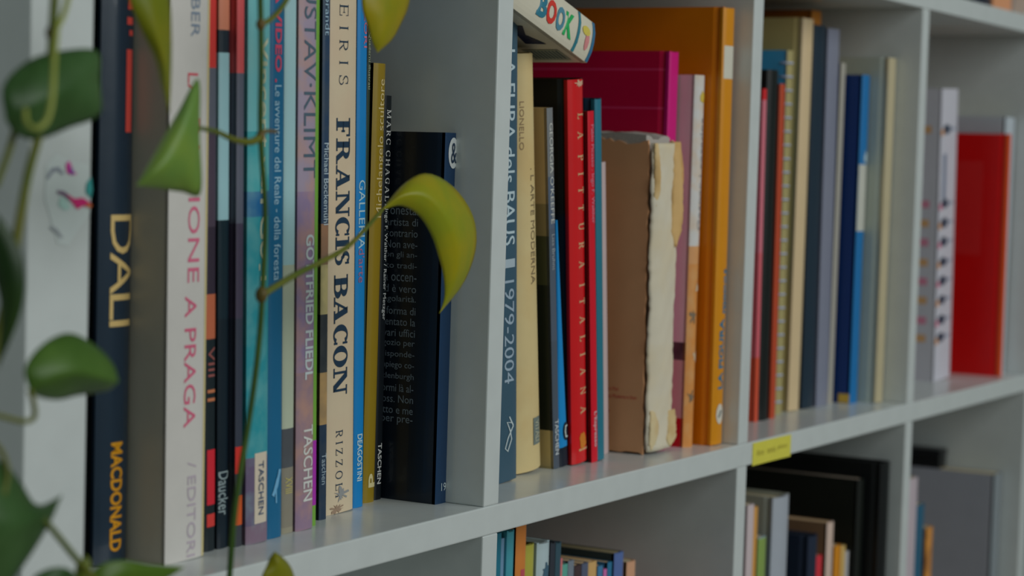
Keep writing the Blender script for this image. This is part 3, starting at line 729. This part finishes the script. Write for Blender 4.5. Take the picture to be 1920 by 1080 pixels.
b = low('hardcover_book', 'pale grey lower-shelf book with a dark emblem on its spine', 0.4640, 0.4800, 0.035, -0.0432, 0.19, (138, 152, 156), hard=True)
b.blob(0.290, 0.006, 0.1, 0.36, (50, 76, 92), name='dark_emblem', jag=0.5)
low('hardcover_book', 'dark charcoal lower-shelf book beside the pale grey one', 0.4812, 0.4876, 0.036, -0.0452, 0.19, (36, 40, 48), hard=True)
low('hardcover_book', 'dark teal lower-shelf book at the end of the tall ones', 0.4884, 0.4955, 0.036, -0.0462, 0.19, (40, 62, 72), hard=True)
smalls = [
    (0.5182, 0.5229, -0.0625, (168, 92, 96), 'small pink paperback, first in the row of small lower-shelf books'),
    (0.5233, 0.5307, -0.0674, (72, 130, 118), 'small green-teal paperback in the row of small lower-shelf books'),
    (0.5314, 0.5396, -0.0662, (92, 100, 110), 'small grey paperback in the row of small lower-shelf books'),
    (0.5408, 0.5502, -0.0709, (54, 40, 42), 'small dark brown paperback in the row of small lower-shelf books'),
    (0.5510, 0.5602, -0.0710, (66, 72, 90), 'small slate paperback in the row of small lower-shelf books'),
    (0.5609, 0.5726, -0.0716, (178, 142, 90), 'small cream paperback in the row of small lower-shelf books'),
    (0.5737, 0.5812, -0.0761, (52, 96, 130), 'small blue paperback with tan top in the small lower row'),
    (0.5820, 0.5868, -0.0794, (168, 88, 140), 'small orchid pink paperback in the small lower row'),
    (0.5879, 0.5947, -0.0756, (34, 88, 118), 'small deep blue paperback next to the orchid pink one'),
]
for x0, x1, zt, c, lb in smalls:
    low('paperback_book', lb, x0, x1, 0.050, zt, 0.10, c, pages=(165, 140, 105))
low('hardcover_book', 'dark hardback with violet-blue spine behind the small lower-shelf paperbacks', 0.5957, 0.6095, 0.0485, -0.0705, 0.19, (66, 84, 128), cover=(34, 44, 46), pages=(110, 100, 74))
low('paperback_book', 'peach paperback standing apart at the right of the lower row', 0.6180, 0.6313, 0.050, -0.0800, 0.12, (186, 140, 110), cover=(150, 112, 70))
low('paperback_book', 'low rose-coloured paperback just peeking above the frame edge', 0.6373, 0.6453, 0.050, -0.0960, 0.12, (168, 116, 104))

low('paperback_book', 'pinkish white slim book at the left of the lower right compartment', 0.7830, 0.7950, 0.031, -0.0585, 0.15, (158, 144, 146), lean=0.5)
low('paperback_book', 'narrow orange-topped book between the pinkish white and green ones', 0.7962, 0.8035, 0.033, -0.0620, 0.15, (178, 128, 62))
b = low('paperback_book', 'green book with pale lower part left of the grey binder', 0.8050, 0.8200, 0.032, -0.0870, 0.15, (120, 136, 144))
b.band(0.232, 0.2640, (104, 124, 62), -0.5, 0.5, name='green_band')
low('ring_binder', 'light grey binder with rounded corner on the lower shelf', 0.8310, 0.8630, 0.030, -0.0590, 0.26, (128, 132, 140), cover=(116, 118, 110), cat='binder', hard=True, bulge=0.003)
low('hardcover_book', 'navy book with rounded top corner right of the grey binder', 0.9090, 0.9275, 0.031, -0.1000, 0.17, (22, 30, 46), hard=True)
low('paperback_book', 'small red book beside the navy one on the lower shelf', 0.9290, 0.9415, 0.033, -0.1195, 0.14, (164, 38, 48))
low('paperback_book', 'pinkish white book with brown side and tan top on the lower shelf', 0.9430, 0.9572, 0.030, -0.0935, 0.17, (172, 150, 138), cover=(100, 76, 56), pages=(150, 125, 95))
low('paperback_book', 'orange paperback on the lower shelf before the black books', 0.9640, 0.9782, 0.031, -0.1160, 0.14, (184, 118, 26))
low('paperback_book', 'yellow-cream paperback right of the orange lower-shelf one', 0.9790, 0.9885, 0.031, -0.1180, 0.14, (186, 154, 92))
low('paperback_book', 'narrow whitish paperback last in the small lower row', 0.9890, 0.9965, 0.031, -0.1240, 0.14, (140, 138, 140))
low('hardcover_book', 'large black album with brownish top edge on the lower shelf', 0.9985, 1.0125, 0.025, -0.0635, 0.26, (14, 17, 14), pages=(104, 94, 84), bulge=0.002)
low('hardcover_book', 'tallest black album against the divider on the lower shelf', 1.0145, 1.0360, 0.010, -0.0500, 0.33, (8, 10, 11), hard=True, pages=(20, 20, 20))

low('paperback_book', 'pale pinkish booklet at the left of the bottom right compartment', 1.1400, 1.1640, 0.030, -0.0800, 0.16, (146, 134, 140), cover=(120, 112, 116))
low('paperback_book', 'teal book in the bottom right compartment', 1.1690, 1.1915, 0.032, -0.1080, 0.14, (28, 70, 92))
low('paperback_book', 'mottled orange-brown book in the bottom right compartment', 1.1935, 1.2120, 0.030, -0.1320, 0.14, (160, 106, 48), smat=mat((164, 110, 50), 0.5, mottle=((70, 40, 30), 30, 0.8)))
low('file_box', 'large pale box file under the small black box', 1.3640, 1.3880, 0.020, -0.1000, 0.28, (98, 104, 108), cover=(120, 122, 130), cat='file box')
def black_box():
    root = bpy.data.objects.new('small_box', None); COL.objects.link(root); root.location = (1.375, 0.078, -0.1000)
    tag(root, 'small black box lying on the pale box file', 'box', GL)
    box('box_base', -0.0105, 0.0105, 0, 0.12, 0, 0.0120, mat((10, 12, 14), 0.4), root, 0.0008)
    box('box_lid', -0.0110, 0.0110, -0.0006, 0.1206, 0.0122, 0.0190, mat((14, 15, 18), 0.4), root, 0.0008)
black_box()

# ================================================================ STICKY NOTE, STICKER
def note():
    x0, z1, x1, z0 = 0.7107, -0.0012, 0.7790, -0.0178
    root = bpy.data.objects.new('sticky_note', None); COL.objects.link(root); root.location = (x0, 0, z0)
    tag(root, 'yellow paper label stuck on the front edge of the shelf board', 'label')
    W = x1-x0; Hh = z1-z0; n = 14; V = []; F = []
    for i in range(n+1):
        x = W*i/n; y = -0.0004-0.0011*(i/n)**3
        V += [(x, y, 0.0002), (x, y, Hh)]
    F = [(2*i, 2*i+2, 2*i+3, 2*i+1) for i in range(n)]
    o = mesh_obj('paper', V, F, mat((186, 178, 66), 0.7), root)
    md = o.modifiers.new('t', 'SOLIDIFY'); md.thickness = 0.00015; md.offset = 1
    for s, a, c in (('Arte', 0.10, 0.30), ('storia', 0.38, 0.60), ('pittura', 0.66, 0.90)):
        Vv, Ff = text_mesh(s)
        mesh_obj('handwriting', [(W*(a+(c-a)*u), -0.0006-0.0011*(a+(c-a)*u)**3-0.0001, Hh*(0.40+0.28*v)) for u, v in Vv], Ff, mat((142, 134, 54), 0.7), root)
note()

def sticker():
    root = bpy.data.objects.new('torn_sticker', None); COL.objects.link(root); root.location = (-0.012, -0.0002, 0.172)
    tag(root, 'torn pale sticker with pink and teal scribbles on the left side panel', 'sticker')
    def poly(name, pts, y, rgb, th=0.00012):
        n = len(pts)
        V = [(x, y, z) for x, z in pts]+[(x, y+th, z) for x, z in pts]
        F = [tuple(range(n)), tuple(range(2*n-1, n-1, -1))]+[(i, (i+1) % n, n+(i+1) % n, n+i) for i in range(n)]
        mesh_obj(name, V, F, mat(rgb, 0.5), root)
    def stroke(name, pts, wd, y, rgb):
        P = [Vector(p_) for p_ in pts]; L_ = []; R__ = []
        for i, q in enumerate(P):
            t = (P[min(i+1, len(P)-1)]-P[max(i-1, 0)]).normalized(); nn = Vector((-t.y, t.x))*wd*(0.35+0.65*math.sin(math.pi*(i+0.6)/(len(P)+0.2)))
            L_.append(tuple(q+nn)); R__.append(tuple(q-nn))
        poly(name, L_+R__[::-1], y, rgb)
    poly('sticker_paper', [(-0.016, 0.016), (-0.010, 0.0205), (-0.002, 0.018), (0.0105, 0.0165), (0.0118, 0.006), (0.0112, -0.004), (0.004, -0.011), (-0.002, -0.0175), (-0.008, -0.0165), (-0.012, -0.008), (-0.0165, 0.002)], -0.0001, (152, 158, 157))
    stroke('grey_stroke', [(-0.0155, 0.0105), (-0.0125, 0.0140), (-0.009, 0.0145), (-0.006, 0.0125)], 0.0009, -0.0005, (104, 108, 118))
    poly('pink_patch', [(-0.0045, 0.0165), (-0.0025, 0.0180), (0.0002, 0.0135), (0.0024, 0.0125), (-0.0010, 0.0122), (-0.0038, 0.0130)], -0.0006, (160, 50, 120))
    poly('violet_patch', [(-0.0022, 0.0160), (0.0006, 0.0128), (-0.0018, 0.0124)], -0.0008, (92, 44, 124))
    stroke('dark_stroke', [(-0.0095, 0.0050), (-0.006, 0.0046), (-0.002, 0.0026), (0.002, 0.0008)], 0.0009, -0.0005, (84, 60, 84))
    poly('magenta_patch', [(-0.004, 0.0042), (0.001, 0.0022), (0.006, 0.0026), (0.0105, 0.0008), (0.0115, -0.0006), (0.006, -0.0010), (0.0030, -0.0022), (0.000, 0.0004)], -0.0006, (172, 24, 92))
    poly('teal_patch', [(0.0085, 0.0086), (0.0112, 0.0114), (0.0122, 0.0060), (0.0112, 0.0025), (0.0080, 0.0050)], -0.0006, (40, 118, 116))
    poly('pale_teal_patch', [(-0.0075, 0.0030), (-0.004, 0.0020), (-0.001, -0.0018), (-0.0045, -0.0026), (-0.0085, -0.0006)], -0.0005, (132, 158, 152))
    poly('orange_patch', [(0.0085, 0.0004), (0.0118, -0.0002), (0.0112, -0.0016), (0.008, -0.0010)], -0.0008, (180, 90, 46))
    stroke('grey_stroke', [(-0.0130, -0.0095), (-0.0095, -0.0110), (-0.0060, -0.0140)], 0.0008, -0.0005, (118, 122, 126))
sticker()

# ================================================================ TRAILING POTHOS
def catmull(P, n):
    P = [Vector(p_) for p_ in P]; out = []
    Q = [2*P[0]-P[1]]+P+[2*P[-1]-P[-2]]
    m_ = len(P)-1
    for k in range(n+1):
        t = k/n*m_; i = min(int(t), m_-1); f = t-i
        a, b_, c_, d = Q[i], Q[i+1], Q[i+2], Q[i+3]
        out.append(0.5*((2*b_)+(c_-a)*f+(2*a-5*b_+4*c_-d)*f*f+(3*b_-a-3*c_+d)*f**3))
    return out

def tube(name, P, r0_, r1_, material, parent, n=40, m_=8):
    C = catmull(P, n); V = []; F = []
    for i, q in enumerate(C):
        t = (C[min(i+1, n)]-C[max(i-1, 0)]).normalized()
        a = t.cross(Vector((0.8, 0.5, 0.3))).normalized(); b_ = t.cross(a)
        r_ = r0_+(r1_-r0_)*i/n
        for j in range(m_):
            an = 2*math.pi*j/m_; V.append(q+(a*math.cos(an)+b_*math.sin(an))*r_)
    for i in range(n):
        for j in range(m_):
            F.append((i*m_+j, i*m_+(j+1) % m_, (i+1)*m_+(j+1) % m_, (i+1)*m_+j))
    F.append(tuple(range(m_))); F.append(tuple(range(n*m_, n*m_+m_)))
    return mesh_obj(name, V, F, material, parent, smooth=True)

def leaf_mat(rgb, rgb2, rough=0.38, tip=None):
    key = 'leaf'+repr((rgb, rgb2))
    if key in MATS: return MATS[key]
    m = bpy.data.materials.new('mat_leaf_%03d' % len(MATS)); m.use_nodes = True
    N = m.node_tree.nodes; L = m.node_tree.links; b_ = N['Principled BSDF']
    b_.inputs['Roughness'].default_value = rough
    tc = N.new('ShaderNodeTexCoord'); ns = N.new('ShaderNodeTexNoise'); ns.inputs['Scale'].default_value = 38; ns.inputs['Detail'].default_value = 3
    L.new(tc.outputs['Object'], ns.inputs['Vector'])
    mr = N.new('ShaderNodeMapRange'); mr.inputs[1].default_value = 0.40; mr.inputs[2].default_value = 0.66; L.new(ns.outputs['Fac'], mr.inputs[0])
    mx = N.new('ShaderNodeMix'); mx.data_type = 'RGBA'; mx.inputs['A'].default_value = alb(rgb); mx.inputs['B'].default_value = alb(rgb2)
    L.new(mr.outputs[0], mx.inputs['Factor']); L.new(mx.outputs['Result'], b_.inputs['Base Color'])
    # thin leaf: some light passes through
    tr = N.new('ShaderNodeBsdfTranslucent'); L.new(mx.outputs['Result'], tr.inputs['Color'])
    ms = N.new('ShaderNodeMixShader'); ms.inputs[0].default_value = 0.25
    L.new(b_.outputs[0], ms.inputs[1]); L.new(tr.outputs[0], ms.inputs[2]); L.new(ms.outputs[0], N['Material Output'].inputs['Surface'])
    bp = N.new('ShaderNodeBump'); bp.inputs['Strength'].default_value = 0.15; bp.inputs['Distance'].default_value = 0.002
    L.new(ns.outputs['Fac'], bp.inputs['Height']); L.new(bp.outputs[0], b_.inputs['Normal'])
    MATS[key] = m
    return m

plant = bpy.data.objects.new('pothos_vine', None); COL.objects.link(plant)
plant.location = (-0.02, 0.08, ZT+OUT)
tag(plant, 'trailing pothos vine with heart-shaped leaves hanging in front of the shelf', 'plant')
def own(o, par=None):
    for v in o.data.vertices: v.co -= plant.location
    o.parent = par or plant
    return o

STEM = leaf_mat((72, 84, 22), (92, 92, 26), 0.45)
STEM2 = leaf_mat((64, 62, 20), (96, 74, 34), 0.5)
PALE = leaf_mat((128, 134, 62), (110, 118, 50), 0.45)

def leaf(mid, wl, wr, fl, fr, m, facing=(-0.80, -0.58, 0.05), lobe=0.14, sharp=1.0, petiole=None, pm=None, wave=0.0, base=0.36, peak=0.33):
    """mid: midrib from leaf base to tip (world); wl / wr: half widths; fl / fr: fold of each half away from the viewer (deg)"""
    nu, nv = 26, 7
    C = catmull(mid, nu); Lg = sum((C[i+1]-C[i]).length for i in range(nu))
    n0 = Vector(facing).normalized(); V = []; F = []
    for i, q in enumerate(C):
        u = i/nu
        t = (C[min(i+1, nu)]-C[max(i-1, 0)]).normalized()
        s_ = t.cross(n0).normalized(); nn = s_.cross(t).normalized()
        if nn.dot(n0) < 0: nn = -nn
        pr = base+(1-base)*math.sin(math.pi/2*u/peak)**0.8 if u < peak else max(0.0, 1-((u-peak)/(1-peak))**(1.55*sharp))
        pr = min(pr, 1.0)
        for k in range(-nv, nv+1):
            a = abs(k)/nv
            wd, fo, sg = (wl, fl, -1) if k < 0 else (wr, fr, 1)
            fa = math.radians(fo)*(0.35+0.65*a)
            off = wd*pr*a
            V.append(q + s_*(sg*off*math.cos(fa)) - nn*(off*math.sin(fa)) - t*(lobe*Lg*(a**1.4)*(1-u)**3) + nn*(wave*math.sin(u*9+k*0.5)*a) - nn*(0.0006 if k == 0 else 0))
    W_ = 2*nv+1
    for i in range(nu):
        for k in range(W_-1):
            a = i*W_+k; F.append((a, a+1, a+W_+1, a+W_))
    o = mesh_obj('leaf', V, F, m, None, smooth=True)
    md = o.modifiers.new('t', 'SOLIDIFY'); md.thickness = 0.0005
    own(o)
    if petiole:
        p_ = tube('petiole', petiole, 0.0011, 0.0009, pm or STEM, None, n=20)
        own(p_, o)
    return o

def leaf_edges(mid, up, lo, m, petiole=None, pm=None):
    """leaf from its midrib and its two margins (world points from base to tip)"""
    nu, nv = 26, 6
    M_, A_, B_ = catmull(mid, nu), catmull(up, nu), catmull(lo, nu); V = []; F = []
    for i in range(nu+1):
        for k in range(-nv, nv+1):
            a = abs(k)/nv; e = A_[i] if k < 0 else B_[i]
            q = M_[i].lerp(e, a)
            V.append(q + Vector((-0.8, -0.55, 0.05))*(0.10*(e-M_[i]).length*math.sin(math.pi*a)))     # blade arches between rib and margin
    W_ = 2*nv+1
    for i in range(nu):
        for k in range(W_-1):
            a = i*W_+k; F.append((a, a+1, a+W_+1, a+W_))
    o = mesh_obj('leaf', V, F, m, None, smooth=True)
    md = o.modifiers.new('t', 'SOLIDIFY'); md.thickness = 0.0005
    own(o)
    if petiole: own(tube('petiole', petiole, 0.0011, 0.0009, pm or STEM, None, n=20), o)
    return o

DK = leaf_mat((38, 66, 26), (52, 80, 40)); MD = leaf_mat((52, 80, 22), (66, 94, 34)); LT = leaf_mat((88, 118, 50), (104, 124, 46)); YL = leaf_mat((134, 120, 4), (116, 114, 10)); OL = leaf_mat((106, 104, 4), (88, 98, 8))
VD = leaf_mat((24, 46, 14), (36, 58, 18))
# stems ------------------------------------------------------------
TOPZ = ZT+OUT
def stem(name, pts, r0_, r1_, m, n=60): return own(tube(name, pts, r0_, r1_, m, None, n=n))
stem('stem', [(-0.03, 0.08, TOPZ+0.002), (-0.07, -0.03, TOPZ+0.004), (-0.115, -0.085, TOPZ-0.08), (-0.113, -0.09, 0.60), (-0.1154, -0.0850, 0.3256), (-0.1167, -0.0850, 0.2697), (-0.1177, -0.0850, 0.2472), (-0.1187, -0.0850, 0.2321), (-0.1197, -0.0850, 0.2171), (-0.1226, -0.0840, 0.2020), (-0.1275, -0.0830, 0.1850), (-0.1319, -0.0830, 0.1663), (-0.1351, -0.0820, 0.1458), (-0.1417, -0.0800, 0.1162)], 0.0016, 0.0017, STEM, 90)
stem('stem', [(-0.1180, -0.0850, 0.2359), (-0.1143, -0.0860, 0.2418), (-0.1121, -0.0870, 0.2514), (-0.1073, -0.0870, 0.2707)], 0.0011, 0.0009, PALE, 24)
stem('stem', [(-0.1306, -0.0800, 0.2020), (-0.1335, -0.0790, 0.1923), (-0.1380, -0.0780, 0.1811)], 0.0013, 0.0012, STEM, 20)
stem('stem', [(0.03, 0.08, TOPZ+0.002), (0.045, -0.02, TOPZ+0.004), (0.05, -0.06, TOPZ-0.08), (0.05, -0.055, 0.60), (0.0346, -0.0550, 0.3532), (0.0433, -0.0520, 0.2877), (0.0486, -0.0500, 0.2611), (0.0504, -0.0500, 0.2339), (0.0511, -0.0500, 0.2041), (0.0556, -0.0500, 0.1696), (0.0550, -0.0500, 0.1348), (0.0529, -0.0500, 0.1094), (0.0479, -0.0500, 0.0818), (0.0420, -0.0500, 0.0569), (0.0383, -0.0500, 0.0365), (0.0362, -0.0500, 0.0113), (0.0339, -0.0500, -0.0255)], 0.0012, 0.0013, leaf_mat((40, 66, 16), (56, 80, 20), 0.45), 110)
stem('side_shoot', [(0.0493, -0.0500, 0.2507), (0.0565, -0.0500, 0.2535), (0.0653, -0.0490, 0.2592), (0.0731, -0.0480, 0.2664), (0.0853, -0.0460, 0.2806)], 0.0013, 0.0010, STEM, 24)
stem('side_shoot', [(0.0505, -0.0500, 0.2023), (0.0428, -0.0510, 0.2003), (0.0290, -0.0530, 0.2009), (0.0135, -0.0560, 0.2037), (-0.0028, -0.0600, 0.2050)], 0.0017, 0.0009, STEM, 26)
stem('side_shoot', [(0.0512, -0.0500, 0.2037), (0.0540, -0.0510, 0.2052), (0.0603, -0.0520, 0.2051)], 0.0013, 0.0007, STEM2, 12)
stem('side_shoot', [(0.0547, -0.0500, 0.1339), (0.0638, -0.0500, 0.1373), (0.0828, -0.0490, 0.1428), (0.1005, -0.0480, 0.1470), (0.1244, -0.0460, 0.1533), (0.1445, -0.0440, 0.1628), (0.1590, -0.0420, 0.1703)], 0.0017, 0.0009, STEM, 40)
def node(p_, r_):
    V = []; F = []; n, m_ = 8, 10; c_ = Vector(p_)
    for i in range(n+1):
        a = math.pi*i/n
        for j in range(m_):
            q = 2*math.pi*j/m_; V.append(c_+Vector((r_*math.sin(a)*math.cos(q), r_*math.sin(a)*math.sin(q), 1.3*r_*math.cos(a))))
    for i in range(n):
        for j in range(m_): F.append((i*m_+j, i*m_+(j+1) % m_, (i+1)*m_+(j+1) % m_, (i+1)*m_+j))
    own(mesh_obj('stem_node', V, F, STEM2, None, smooth=True))
node((0.0543, -0.0500, 0.1342), 0.0028); node((0.0512, -0.0500, 0.2030), 0.0021); node((0.0493, -0.0500, 0.2507), 0.0021); node((-0.1191, -0.0850, 0.2355), 0.0021)
# leaves -----------------------------------------------------------
# big dark leaf at the upper left, with its hooked stalk
leaf_edges([(-0.1443, -0.0880, 0.2042), (-0.1393, -0.0917, 0.2080), (-0.1303, -0.0931, 0.2121), (-0.1187, -0.0923, 0.2153), (-0.1057, -0.0893, 0.2182), (-0.0923, -0.0840, 0.2203)],
     [(-0.1443, -0.0880, 0.2042), (-0.1434, -0.0859, 0.2160), (-0.1293, -0.0845, 0.2255), (-0.1109, -0.0837, 0.2300), (-0.0928, -0.0835, 0.2307), (-0.0920, -0.0840, 0.2203)],
     [(-0.1443, -0.0880, 0.2042), (-0.1368, -0.0859, 0.1994), (-0.1241, -0.0845, 0.1978), (-0.1074, -0.0837, 0.2024), (-0.0908, -0.0835, 0.2080), (-0.0920, -0.0840, 0.2203)], DK,
     petiole=[(-0.1192, -0.0880, 0.2396), (-0.1337, -0.1000, 0.2257), (-0.1410, -0.1060, 0.2127), (-0.1445, -0.1070, 0.2043), (-0.1490, -0.1060, 0.2013), (-0.1489, -0.1020, 0.2037), (-0.1463, -0.0990, 0.2079)], pm=PALE)
# olive leaf hanging from the top
leaf_edges([(-0.0519, -0.0700, 0.2649), (-0.0509, -0.0722, 0.2528), (-0.0478, -0.0730, 0.2418), (-0.0425, -0.0726, 0.2298), (-0.0386, -0.0710, 0.2197), (-0.0327, -0.0680, 0.2102)],
     [(-0.0612, -0.0700, 0.2640), (-0.0594, -0.0696, 0.2521), (-0.0528, -0.0692, 0.2425), (-0.0431, -0.0688, 0.2308), (-0.0384, -0.0684, 0.2207), (-0.0327, -0.0680, 0.2102)],
     [(-0.0424, -0.0700, 0.2658), (-0.0342, -0.0683, 0.2542), (-0.0313, -0.0673, 0.2419), (-0.0304, -0.0669, 0.2295), (-0.0309, -0.0671, 0.2190), (-0.0327, -0.0680, 0.2102)], OL)
# light green leaf in front of the white spine
leaf_edges([(-0.0031, -0.0600, 0.2029), (-0.0164, -0.0645, 0.1988), (-0.0281, -0.0660, 0.1928), (-0.0365, -0.0645, 0.1870), (-0.0418, -0.0600, 0.1814)],
     [(-0.0031, -0.0600, 0.2037), (-0.0039, -0.0592, 0.2249), (-0.0167, -0.0590, 0.2106), (-0.0300, -0.0592, 0.1950), (-0.0418, -0.0600, 0.1814)],
     [(-0.0031, -0.0600, 0.2020), (0.0013, -0.0577, 0.1787), (-0.0105, -0.0570, 0.1789), (-0.0254, -0.0577, 0.1801), (-0.0418, -0.0600, 0.1814)], LT)
# round green leaf lower left
leaf_edges([(-0.1249, -0.0830, 0.1090), (-0.1208, -0.0867, 0.1124), (-0.1150, -0.0889, 0.1150), (-0.1073, -0.0895, 0.1149), (-0.0977, -0.0886, 0.1132), (-0.0874, -0.0861, 0.1108), (-0.0758, -0.0820, 0.1085)],
     [(-0.1249, -0.0830, 0.1090), (-0.1261, -0.0817, 0.1171), (-0.1162, -0.0809, 0.1250), (-0.1018, -0.0805, 0.1282), (-0.0874, -0.0806, 0.1227), (-0.0782, -0.0811, 0.1152), (-0.0758, -0.0820, 0.1085)],
     [(-0.1249, -0.0830, 0.1090), (-0.1156, -0.0795, 0.1055), (-0.1033, -0.0773, 0.1035), (-0.0924, -0.0765, 0.1041), (-0.0827, -0.0770, 0.1044), (-0.0774, -0.0788, 0.1053), (-0.0758, -0.0820, 0.1085)], MD,
     petiole=[(-0.1257, -0.0840, 0.1093), (-0.1229, -0.0830, 0.1052), (-0.1211, -0.0820, 0.0993), (-0.1254, -0.0810, 0.0980), (-0.1362, -0.0800, 0.1008), (-0.1518, -0.0800, 0.1050)], pm=STEM)
# large dark leaf at the bottom left
leaf_edges([(-0.1658, -0.0920, 0.0729), (-0.1601, -0.0963, 0.0690), (-0.1518, -0.0981, 0.0663), (-0.1418, -0.0973, 0.0658), (-0.1289, -0.0939, 0.0678), (-0.1126, -0.0880, 0.0707)],
     [(-0.1659, -0.0920, 0.0774), (-0.1564, -0.0899, 0.0870), (-0.1434, -0.0885, 0.0862), (-0.1332, -0.0877, 0.0777), (-0.1247, -0.0875, 0.0689), (-0.1126, -0.0880, 0.0707)],
     [(-0.1657, -0.0920, 0.0684), (-0.1568, -0.0886, 0.0484), (-0.1417, -0.0866, 0.0402), (-0.1291, -0.0858, 0.0476), (-0.1170, -0.0862, 0.0603), (-0.1126, -0.0880, 0.0707)], DK)
stem('stem', [(-0.1246, -0.0900, 0.0642), (-0.1167, -0.0890, 0.0577), (-0.1058, -0.0880, 0.0479), (-0.0946, -0.0870, 0.0382), (-0.0803, -0.0860, 0.0221)], 0.0012, 0.0013, STEM, 24)
# narrow dark leaf at the left edge
leaf([(-0.1502, -0.0900, 0.1669), (-0.1485, -0.0940, 0.1543), (-0.1466, -0.0940, 0.1396), (-0.1460, -0.0880, 0.1190)], 0.0060, 0.0060, 25, 20, VD, lobe=0.1)
stem('stem', [(-0.1517, -0.0900, 0.0957), (-0.1454, -0.0900, 0.0896), (-0.1447, -0.0920, 0.0832), (-0.1487, -0.0940, 0.0756)], 0.0010, 0.0010, STEM, 16)
# yellow leaf at the top centre
leaf_edges([(0.1538, -0.0460, 0.2847), (0.1483, -0.0486, 0.2742), (0.1456, -0.0498, 0.2652), (0.1453, -0.0498, 0.2571), (0.1454, -0.0486, 0.2497), (0.1457, -0.0460, 0.2444)],
     [(0.1470, -0.0460, 0.2840), (0.1333, -0.0460, 0.2729), (0.1323, -0.0460, 0.2642), (0.1371, -0.0460, 0.2560), (0.1411, -0.0460, 0.2488), (0.1457, -0.0460, 0.2444)],
     [(0.1606, -0.0460, 0.2853), (0.1727, -0.0454, 0.2763), (0.1724, -0.0450, 0.2674), (0.1667, -0.0450, 0.2593), (0.1586, -0.0454, 0.2512), (0.1457, -0.0460, 0.2444)], YL)
# curled yellow-green leaf in front of the navy book
leaf_edges([(0.1590, -0.0420, 0.1705), (0.1682, -0.0479, 0.1776), (0.1821, -0.0518, 0.1778), (0.1960, -0.0538, 0.1700), (0.2066, -0.0538, 0.1584), (0.2136, -0.0518, 0.1449), (0.2156, -0.0479, 0.1312), (0.2137, -0.0420, 0.1181)],
     [(0.1590, -0.0420, 0.1708), (0.1789, -0.0420, 0.1836), (0.1990, -0.0420, 0.1883), (0.2234, -0.0420, 0.1818), (0.2429, -0.0420, 0.1677), (0.2476, -0.0420, 0.1512), (0.2365, -0.0420, 0.1329), (0.2137, -0.0420, 0.1181)],
     [(0.1590, -0.0420, 0.1703), (0.1712, -0.0449, 0.1724), (0.1841, -0.0469, 0.1677), (0.1942, -0.0479, 0.1583), (0.2017, -0.0479, 0.1476), (0.2088, -0.0469, 0.1367), (0.2131, -0.0449, 0.1263), (0.2137, -0.0420, 0.1181)], leaf_mat((132, 124, 8), (116, 122, 16)))
# small leaves at the lower edge
leaf_edges([(0.0685, -0.0550, -0.0015), (0.0608, -0.0580, 0.0096), (0.0594, -0.0590, 0.0156), (0.0589, -0.0580, 0.0193), (0.0617, -0.0550, 0.0212)],
     [(0.0567, -0.0550, 0.0004), (0.0528, -0.0550, 0.0105), (0.0561, -0.0550, 0.0158), (0.0583, -0.0550, 0.0191), (0.0617, -0.0550, 0.0212)],
     [(0.0807, -0.0550, -0.0035), (0.0774, -0.0550, 0.0066), (0.0739, -0.0550, 0.0127), (0.0678, -0.0550, 0.0177), (0.0617, -0.0550, 0.0212)], OL)
leaf([(-0.0870, -0.0800, 0.0301), (-0.0783, -0.0840, 0.0344), (-0.0582, -0.0840, 0.0325), (-0.0320, -0.0800, 0.0314)], 0.0070, 0.0095, 15, 20, leaf_mat((62, 88, 16), (76, 96, 20)), lobe=0.05)
leaf([(-0.1271, -0.0880, 0.0361), (-0.1212, -0.0900, 0.0400), (-0.1135, -0.0900, 0.0415), (-0.0999, -0.0860, 0.0383)], 0.0055, 0.0070, 15, 20, DK, lobe=0.05)
leaf([(-0.0998, -0.0860, 0.0373), (-0.0994, -0.0870, 0.0421), (-0.0983, -0.0870, 0.0447), (-0.0978, -0.0860, 0.0468)], 0.0030, 0.0030, 15, 20, leaf_mat((92, 104, 30), (84, 96, 24)), lobe=0.05)
